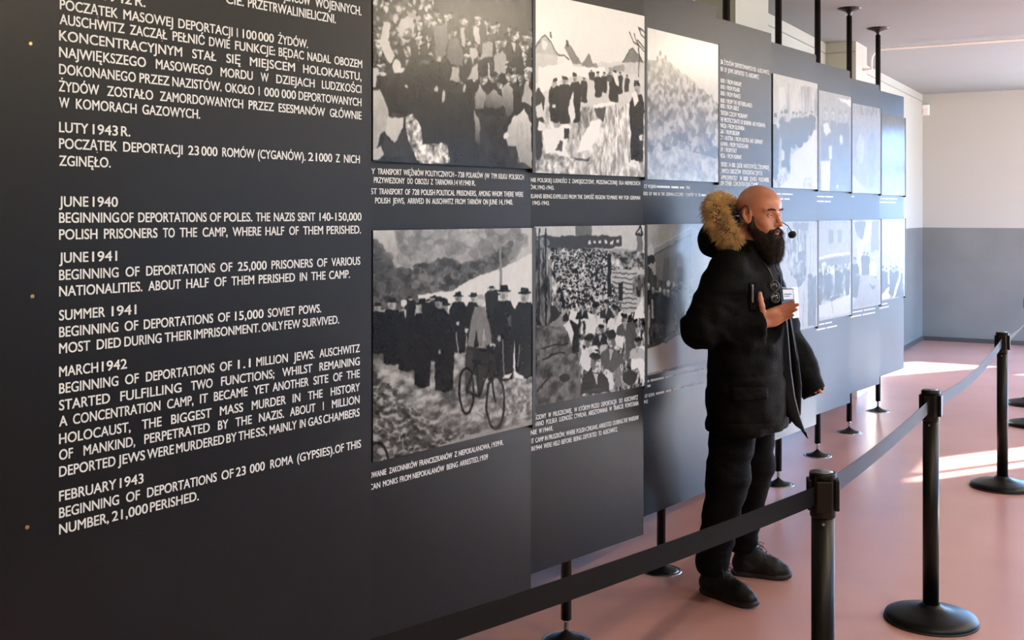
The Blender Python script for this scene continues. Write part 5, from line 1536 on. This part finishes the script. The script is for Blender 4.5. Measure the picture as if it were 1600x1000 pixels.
def surf(pt, direction, Fd=K):
    """walk from outside along -direction onto the parka surface"""
    p = np.array(pt, float); d = unit(direction)
    p = p + d * 0.25
    for _ in range(400):
        i = np.round((p - Fd.lo) / Fd.h).astype(int)
        if ((i < 0) | (i >= Fd.n)).any(): p = p - d * 0.003; continue
        v = Fd.F[tuple(i)]
        if v < 0.001: return p
        p = p - d * max(0.0012, min(0.02, v * 0.5))
    return p
def patch(name, corners, direction, thick, matl, nu=14, nv=10, parent=None):
    """flap of cloth lying on the parka: corners a b c d seen from outside"""
    a, b, c, d = [np.array(q, float) for q in corners]
    dn = unit(direction)
    vs = []
    for o in (thick, -0.004):
        for i in range(nu + 1):
            for j in range(nv + 1):
                u, v = i / nu, j / nv
                q = (a * (1 - u) + b * u) * (1 - v) + (d * (1 - u) + c * u) * v
                e = min(u, 1 - u, v, 1 - v)
                vs.append(surf(q, dn) + dn * (o if o < 0 else o * (0.55 + 0.45 * min(1, e * 9))))
    n1 = (nu + 1) * (nv + 1); fs = []
    for i in range(nu):
        for j in range(nv):
            k0 = i * (nv + 1) + j
            fs.append((k0, k0 + 1, k0 + nv + 2, k0 + nv + 1)); fs.append((n1 + k0, n1 + k0 + nv + 1, n1 + k0 + nv + 2, n1 + k0 + 1))
    ring = [i * (nv + 1) for i in range(nu + 1)] + [nu * (nv + 1) + j for j in range(1, nv + 1)] + [i * (nv + 1) + nv for i in range(nu - 1, -1, -1)] + [j for j in range(nv - 1, 0, -1)]
    for i in range(len(ring)):
        p_, q_ = ring[i], ring[(i + 1) % len(ring)]
        fs.append((p_, q_, n1 + q_, n1 + p_))
    return MB().add(vs, fs, True).build(name, matl, parent)
vd = (0.42, -0.9, 0.0)
patch('pocket_flap', [(0.03, -0.22, 0.945), (0.17, -0.14, 0.945), (0.17, -0.14, 0.895), (0.03, -0.22, 0.885)], vd, 0.010, M['parka'], parent=parka)
patch('chest_pocket', [(0.105, -0.2, 1.385), (0.135, -0.18, 1.385), (0.135, -0.18, 1.27), (0.105, -0.2, 1.27)], (0.6, -0.8, 0), 0.008, M['parka'], parent=parka)
patch('pocket_zip', [(0.118, -0.2, 1.378), (0.123, -0.19, 1.378), (0.123, -0.19, 1.30), (0.118, -0.2, 1.30)], (0.6, -0.8, 0), 0.012, M['zip'], 3, 10, parent=parka)
# front placket with its flying lower corner, and the zip tape
pl = [(1.42, 0.175, -0.015), (1.30, 0.205, -0.012), (1.15, 0.218, -0.008), (1.0, 0.228, 0.0), (0.88, 0.243, 0.006), (0.80, 0.262, 0.012), (0.735, 0.285, 0.018), (0.705, 0.298, 0.022)]
vs, fs = [], []
for z, x, y in pl:
    wd = 0.055 if z > 0.75 else 0.055 * max(0.08, (z - 0.700) / 0.05)
    for th in (0.004, -0.004):
        for t in (0, 0.5, 1):
            vs.append((x - wd * t * 0.75, y - wd * t * 0.75 + th * 0.6, z + 0.006 * t + (0.02 * t if z < 0.75 else 0) + 0 * th))
for i in range(len(pl) - 1):
    a, b = i * 6, (i + 1) * 6
    for k in (0, 1): fs += [(a + k, a + k + 1, b + k + 1, b + k), (a + 3 + k, b + 3 + k, b + 4 + k, a + 4 + k)]
    fs += [(a, b, b + 3, a + 3), (a + 2, a + 5, b + 5, b + 2)]
fs += [(0, 3, 4, 1), (1, 4, 5, 2)]; e = (len(pl) - 1) * 6; fs += [(e, e + 1, e + 4, e + 3), (e + 1, e + 2, e + 5, e + 4)]
MB().add(vs, fs, True).build('front_placket', M['parka'], parka)
MB().tube([(x + 0.003, y + 0.002, z) for z, x, y in pl], 0.0022, 6).build('zip_tape', M['zip'], parka)
# left front edge, swinging open
pl2 = [(1.38, 0.165, 0.045), (1.2, 0.205, 0.06), (1.05, 0.225, 0.075), (0.92, 0.235, 0.09), (0.80, 0.230, 0.10), (0.755, 0.225, 0.10)]
MB().tube([(x, y, z) for z, x, y in pl2], [0.014, 0.016, 0.018, 0.02, 0.018, 0.012], 10).build('open_edge', M['parka'], parka)
MB().tube([(x + 0.013, y - 0.008, z) for z, x, y in pl2], 0.0022, 6).build('zip_tape', M['zip'], parka)

# fur trim of the hood
arch = np.array([(0.035, -0.125, 1.545), (0.0, -0.150, 1.585), (-0.035, -0.150, 1.635), (-0.065, -0.125, 1.685), (-0.085, -0.07, 1.718), (-0.09, 0.0, 1.728),
                 (-0.085, 0.07, 1.718), (-0.065, 0.125, 1.685), (-0.035, 0.15, 1.635), (0.0, 0.15, 1.585), (0.035, 0.125, 1.545)])
tt = np.linspace(0, len(arch) - 1, 60)
path = np.stack([np.interp(tt, np.arange(len(arch)), arch[:, k]) for k in range(3)], 1)
for _ in range(6): path[1:-1] = 0.5 * path[1:-1] + 0.25 * (path[:-2] + path[2:])
rad = 0.036 * np.clip(np.minimum(tt, tt[-1] - tt) / 0.8, 0.55, 1)
fur_ = MB().tube([tuple(q) for q in path], list(rad), 14).build('fur_trim', M['fur_dark'], parka)
fur_['label'] = 'tan fur hood trim'
rng = np.random.default_rng(11)
N = 12000
ii = rng.random(N) * 59; i0 = np.minimum(ii.astype(int), 58); fr = (ii - i0)[:, None]
c = path[i0] * (1 - fr) + path[i0 + 1] * fr
tg = path[i0 + 1] - path[i0]; tg /= np.linalg.norm(tg, axis=1, keepdims=True)
u = np.cross(tg, np.array([0.31, 0.2, 0.93])); u /= np.linalg.norm(u, axis=1, keepdims=True); w = np.cross(tg, u)
an = rng.random(N) * 2 * math.pi
nr = u * np.cos(an)[:, None] + w * np.sin(an)[:, None]
rr = rad[i0][:, None]
out = c - np.array([0.0, 0.0, 1.62]); out /= np.linalg.norm(out, axis=1, keepdims=True)
strands('fur_hair', c + nr * rr * 0.92, nr * 0.9 + out * 0.35 + np.array([-0.12, 0, -0.10]), 0.035, 0.0013, M['fur'], fur_, 0.35, 5, 0.7)

# ------------------------------------------------------------------ beard, brows
Bd = Field(HC + np.array([-0.05, -0.13, -0.26]), HC + np.array([0.17, 0.13, 0.03]), 0.0032)
def Be(c, r, k=0.012, mode='add'): Bd.ell(hp(*c), r, k, mode, HR)
def Bc(a, b, ra, rb, k=0.012, mode='add'): Bd.cone(hp(*a), hp(*b), ra, rb, k, mode)
Be((0.070, 0, -0.128), (0.046, 0.052, 0.052), 0.02); Be((0.078, 0, -0.165), (0.036, 0.044, 0.042), 0.02); Be((0.045, 0, -0.115), (0.05, 0.062, 0.04), 0.02)
for s in (-1, 1):
    Bc((0.012, s * 0.0655, -0.012), (0.016, s * 0.066, -0.055), 0.009, 0.014); Bc((0.016, s * 0.064, -0.055), (0.055, s * 0.042, -0.100), 0.016, 0.022, 0.015)
    Bc((0.100, s * 0.004, -0.0575), (0.086, s * 0.030, -0.0735), 0.0062, 0.0095, 0.006); Bc((0.086, s * 0.030, -0.0735), (0.078, s * 0.036, -0.105), 0.0095, 0.014, 0.01)
Be((0.098, 0, -0.0755), (0.03, 0.0215, 0.0095), 0.005, 'cut')
Bd.op(lambda Pn: ((vnoise3(Pn * np.array([1, 1, 0.5]), 0.016, 5) - 0.5) * 0.009 + (vnoise3(Pn * np.array([1, 1, .35]), 0.007, 6) - .5) * .004).astype(np.float32), Bd.lo, Bd.lo + Bd.n * Bd.h, 0, 'disp')
V, Q = Bd.mesh()
beard = mesh_obj('beard', V, Q, [M['beard']], man)
nrm = np.cross(V[Q[:, 1]] - V[Q[:, 0]], V[Q[:, 2]] - V[Q[:, 0]]); ar = np.linalg.norm(nrm, axis=1); nrm /= np.maximum(ar, 1e-9)[:, None]
fc_ = V[Q].mean(1); lc = (fc_ - HC) @ HR
ok = np.where((lc[:, 2] < -0.03) & ~((np.abs(lc[:, 1]) < 0.02) & (lc[:, 2] > -0.088) & (lc[:, 2] < -0.06)))[0]
pk = rng.choice(ok, 5200)
strands('beard_hair', fc_[pk] - nrm[pk] * 0.002, nrm[pk] * 0.5 + HR @ np.array([0.25, 0, -0.8]), 0.020, 0.00085, M['beard'], beard, 0.2, 6, 0.6)
for s in (-1, 1):
    n_ = 260
    t = rng.random(n_)
    base = np.stack([surf(hp(0.10, s * (0.011 + 0.042 * a), 0.0195 + 0.006 * math.sin(a * 2.4) - 0.004 * a + (rng.random() - .5) * 0.0055), HR @ np.array([1.0, s * 0.35, 0]), B) for a in t])
    strands('eyebrow', base, np.tile(HR @ np.array([0.15, s * 0.9, 0.25]), (n_, 1)), 0.011, 0.0006, M['brow'], man, 0.0, 8, 0.5, 3)

# shirt front seen in the open collar
Sh = Field((-0.1, -0.13, 1.2), (0.24, 0.13, 1.56), 0.006)
Sh.ell((0.055, 0, 1.36), (0.115, 0.10, 0.16), 0.02); Sh.cone((0.01, 0, 1.46), (0.02, 0, 1.53), 0.075, 0.072, 0.03)
V, Q = Sh.mesh()
mesh_obj('shirt', V, Q, [M['shirt']], man)

# ------------------------------------------------------------------ trousers
Tz = Field((-0.24, -0.30, 0.05), (0.26, 0.38, 1.06), 0.006)
Tz.ell((0.03, 0, 0.96), (0.135, 0.185, 0.13), 0.04)
Tz.chain([(0.025, -0.09, 0.92), (-0.012, -0.118, 0.53), (-0.088, -0.107, 0.14)], [0.112, 0.088, 0.072], 0.04)
Tz.chain([(0.035, 0.09, 0.92), (0.02, 0.158, 0.53), (-0.06, 0.228, 0.15)], [0.112, 0.083, 0.066], 0.04)
Tz.cone((-0.083, -0.108, 0.02), (-0.085, -0.107, 0.118), 0.075, 0.05, 0.004, 'cut'); Tz.cone((-0.055, 0.230, 0.02), (-0.058, 0.228, 0.128), 0.075, 0.05, 0.004, 'cut')
def tf(Pn):
    z = Pn[..., 2]
    n = vnoise3(Pn * np.array([1, 1, 2.0]), 0.08, 4) - 0.5
    m = np.exp(-((z - 0.52) / 0.10) ** 2) * 0.7 + np.exp(-((z - 0.2) / 0.08) ** 2)
    return (n * 0.014 + m * 0.0012 * np.sin(z * 90 + n * 9 + Pn[..., 0] * 25)).astype(np.float32)
Tz.op(tf, Tz.lo, Tz.lo + Tz.n * Tz.h, 0, 'disp')
V, Q = Tz.mesh()
tr = mesh_obj('trousers', V, Q, [M['jeans']], man)
tr['label'] = 'black trousers'

# ------------------------------------------------------------------ shoes
for (hx, hy, tx, ty) in ((-0.147, -0.083, 0.135, -0.178), (-0.108, 0.219, 0.158, 0.281)):
    a = math.atan2(ty - hy, tx - hx)
    L = math.hypot(tx - hx, ty - hy)
    f = np.array([math.cos(a), math.sin(a), 0]); l = np.array([-math.sin(a), math.cos(a), 0]); o = np.array([hx, hy, 0.0])
    def sp(u, v, z): return o + f * u + l * v + np.array([0, 0, z])
    lo = np.minimum(sp(0, 0, 0), sp(L, 0, 0)) - 0.1; hi = np.maximum(sp(0, 0, 0), sp(L, 0, 0)) + 0.1; lo[2] = -0.02; hi[2] = 0.2
    S = Field(lo, hi, 0.0042)
    S.cone(sp(0.045, 0, 0.05), sp(L - 0.085, -0.002, 0.048), 0.040, 0.044, 0.02)
    S.cone(sp(L - 0.10, 0, 0.044), sp(L - 0.042, 0.0, 0.036), 0.044, 0.036, 0.02)
    S.cone(sp(0.058, 0, 0.07), sp(0.072, 0, 0.135), 0.046, 0.047, 0.03)
    S.cone(sp(0.10, 0, 0.105), sp(0.165, 0, 0.062), 0.036, 0.034, 0.025)
    S.cone(sp(0.068, 0, 0.12), sp(0.078, 0, 0.2), 0.036, 0.038, 0.006, 'cut')
    S.op(lambda Pn: Pn[..., 2] - 0.012, lo, hi, 0.002, 'cut')
    S.op(lambda Pn: ((vnoise3(Pn, 0.02, 7) - 0.5) * 0.004).astype(np.float32), lo, hi, 0, 'disp')
    V, Q = S.mesh()
    sh = mesh_obj('shoe', V, Q, [M['shoe']], man)
    # sole: outline swept in plan
    out_ = []
    for t in np.linspace(0, 2 * math.pi, 40, endpoint=False):
        u = L / 2 + L / 2 * math.cos(t)
        wv = 0.037 + 0.012 * (u / L) - 0.010 * math.exp(-((u / L - 0.42) / 0.18) ** 2)
        out_.append((u, wv * math.copysign(abs(math.sin(t)) ** 0.6, math.sin(t))))
    sm_ = MB()
    vs = []
    for z, g in ((0.0, 0.94), (0.004, 1.0), (0.016, 1.03), (0.024, 0.99)):
        vs += [sp(L / 2 + (u - L / 2) * g, v * g, z + (0.010 * max(0, (u / L - 0.82) / 0.18) ** 2)) for u, v in out_]
    fs = [tuple(range(39, -1, -1)), tuple(120 + k for k in range(40))]
    for r_ in range(3):
        fs += [(r_ * 40 + k, r_ * 40 + (k + 1) % 40, (r_ + 1) * 40 + (k + 1) % 40, (r_ + 1) * 40 + k) for k in range(40)]
    sm_.add(vs, fs, True)
    sm_.build('sole', M['sole'], sh)
    lc_ = MB()
    for i in range(5):
        u = 0.115 + i * 0.019
        zc = 0.128 - i * 0.0118
        lc_.tube([sp(u + 0.004 * math.sin(q * 3), 0.030 * q, zc + 0.004 - 0.016 * q * q + (0.008 if abs(q) < .6 else 0)) for q in np.linspace(-1, 1, 9)], 0.0021, 6)
    for s in (-1, 1):
        lc_.tube([sp(0.112, 0, 0.142), sp(0.128, s * 0.018, 0.156), sp(0.145, s * 0.036, 0.146), sp(0.138, s * 0.030, 0.132), sp(0.118, s * 0.006, 0.140)], 0.0017, 6)
        lc_.tube([sp(0.114, 0, 0.142), sp(0.140, s * 0.026, 0.134), sp(0.160, s * 0.046, 0.104)], 0.0017, 6)
    lc_.build('laces', M['lace'], sh)
    sk = MB().lathe([(0.036, 0.0), (0.041, 0.02), (0.040, 0.05), (0.038, 0.075)], 20, Matrix.Translation(sp(0.068, 0, 0.105)))
    sk.build('sock', M['sock'], man)

# ------------------------------------------------------------------ things he carries
MW = Vector((PX0, PY0, 0))
def wp(q): return tuple(Vector((float(q[0]), float(q[1]), float(q[2]))) + MW)
M['mic'] = mat('black_plastic', (0.012, 0.012, 0.013), 0.35)
M['foam'] = mat('black_foam', (0.008, 0.008, 0.009), 0.9, bump=0.5, bscale=400)
hs = empty('headset_microphone', wp(hp(0, 0, 0)), 0, "black headset microphone with a foam tip before the man's mouth", 'microphone')
off = np.array(hs.location)
def hl(q): return tuple(np.array(wp(q)) - off)
band = [hp(-0.012 + 0.021 * math.cos(R(a)), -0.086, 0.010 + 0.026 * math.sin(R(a))) for a in (-20, 20, 60, 100, 140)]
band += [hp(-0.05, -0.085, 0.0), hp(-0.095, -0.055, -0.012), hp(-0.117, 0, -0.016), hp(-0.095, 0.055, -0.012), hp(-0.05, 0.085, 0.0), hp(-0.03, 0.087, 0.03), hp(0.0, 0.087, 0.034), hp(0.014, 0.085, 0.01)]
MB().tube([hl(q) for q in band], 0.0026, 8).build('neckband', M['mic'], hs)
tipm = np.array([0.228, 0.035, 1.586])
boom = [hp(0.014, 0.085, 0.01), hp(0.05, 0.082, -0.03), hp(0.10, 0.070, -0.048), tipm * 0.5 + hp(0.115, 0.062, -0.055) * 0.5 + np.array([0, 0.004, 0]), tipm]
MB().tube([hl(q) for q in boom], 0.0022, 8).build('boom', M['mic'], hs)
fm = MB().lathe([(0.001, -0.018), (0.010, -0.016), (0.0150, -0.007), (0.0158, 0.0), (0.0145, 0.008), (0.009, 0.0155), (0.001, 0.0175)], 20, Matrix.Translation(hl(tipm)) @ Matrix.Rotation(R(70), 4, 'Y'))
fm.build('foam_tip', M['foam'], hs)

# sunglasses hanging at the chest
M['lens'] = mat('dark_lens', (0.02, 0.018, 0.015), 0.06, 0.8)
sc_ = surf((0.16, -0.075, 1.345), (0.75, -0.66, 0)) + unit((0.75, -0.66, 0)) * 0.016
sg = empty('sunglasses', wp(sc_), 0, "dark round sunglasses hanging on the man's chest above his raised hand", 'sunglasses')
nv_ = unit((0.66, -0.75, 0.12)); hv = unit(np.cross((0, 0, 1), nv_)); uv_ = np.cross(nv_, hv)
mtx = Matrix(((uv_[0], hv[0], nv_[0], 0), (uv_[1], hv[1], nv_[1], 0), (uv_[2], hv[2], nv_[2], 0), (0, 0, 0, 1))) @ Matrix.Scale(0.82, 4)
fr_ = MB()
for yy in (0.030, -0.032):
    fr_.tube([mtx @ Vector((yy + 0.026 * math.cos(t), 0.023 * math.sin(t), 0)) for t in np.linspace(0, 2 * math.pi, 28, endpoint=False)], 0.0032, 8, closed=True)
fr_.tube([mtx @ Vector((0.006, 0, 0.002)), mtx @ Vector((0, 0.002, 0.004)), mtx @ Vector((-0.007, 0, 0.002))], 0.003, 8)
fr_.tube([mtx @ Vector((0.055, 0.004, 0)), mtx @ Vector((0.058, 0.012, -0.006)), mtx @ Vector((0.02, 0.045, -0.010)), mtx @ Vector((-0.05, 0.05, -0.012))], 0.0028, 8)
fr_.build('frame', M['mic'], sg)
for yy in (0.030, -0.032):
    MB().lathe([(0.0, 0.0018), (0.012, 0.0014), (0.0245, 0.0), (0.0245, -0.002), (0.0, -0.0012)], 24, mtx @ Matrix.Translation((yy, 0, 0)) @ Matrix.Scale(0.9, 4, (0, 1, 0)), cap=False).build('lens', M['lens'], sg)

# badge and clear sleeve on a lanyard
M['card'] = mat('white_card', (0.75, 0.76, 0.78), 0.35)
M['clear'] = mat('clear_plastic_sleeve', (0.55, 0.62, 0.62), 0.12, 0.6)
bd = empty('name_badge', wp((0.225, -0.028, 1.32)), 0, "white name badge on a dark lanyard under the man's beard", 'badge')
nv_ = unit((0.80, -0.60, 0.1)); hv = unit(np.cross((0, 0, 1), nv_)); uv_ = np.cross(nv_, hv)
mb_ = Matrix(((hv[0], uv_[0], nv_[0], 0), (hv[1], uv_[1], nv_[1], 0), (hv[2], uv_[2], nv_[2], 0), (0, 0, 0, 1)))
MB().box(-0.034, 0.034, -0.044, 0.034, -0.002, 0.002, mb_, bev=0.0015).build('holder', M['mic'], bd)
MB().box(-0.029, 0.029, -0.012, 0.030, 0.0022, 0.0028, mb_).build('card', M['card'], bd)
MB().box(-0.020, 0.018, 0.008, 0.012, 0.0029, 0.0031, mb_).box(-0.020, 0.008, 0.0, 0.003, 0.0029, 0.0031, mb_).build('printed_line', M['mic'], bd)
ln_ = MB()
for sg_ in (-1, 1):
    up_ = [surf((x, y, z), (1, 0.2 * sg_ - 0.25, 0)) + np.array([0.004, -0.002, 0.0]) - np.array([0.225, -0.028, 1.32]) for x, y, z in
           ((0.1, -0.028 + sg_ * 0.012, 1.365), (0.1, -0.026 + sg_ * 0.022, 1.40), (0.1, -0.02 + sg_ * 0.036, 1.44), (0.06, -0.01 + sg_ * 0.055, 1.49))]
    ln_.tube([mb_ @ Vector((0, 0.034, 0))] + [tuple(q) for q in up_], 0.003, 8)
ln_.build('lanyard', M['mic'], bd)
sv = empty('plastic_sleeve', wp((0.243, 0.018, 1.30)), 0, "clear plastic sleeve showing pale at the front of the man's jacket", 'sleeve')
nv_ = unit((0.99, -0.15, 0.05)); hv = unit(np.cross((0, 0, 1), nv_)); uv_ = np.cross(nv_, hv)
mb_ = Matrix(((hv[0], uv_[0], nv_[0], 0), (hv[1], uv_[1], nv_[1], 0), (hv[2], uv_[2], nv_[2], 0), (0, 0, 0, 1)))
MB().box(-0.028, 0.034, -0.075, 0.06, -0.0015, 0.0015, mb_, bev=0.001).build('pouch', M['clear'], sv)
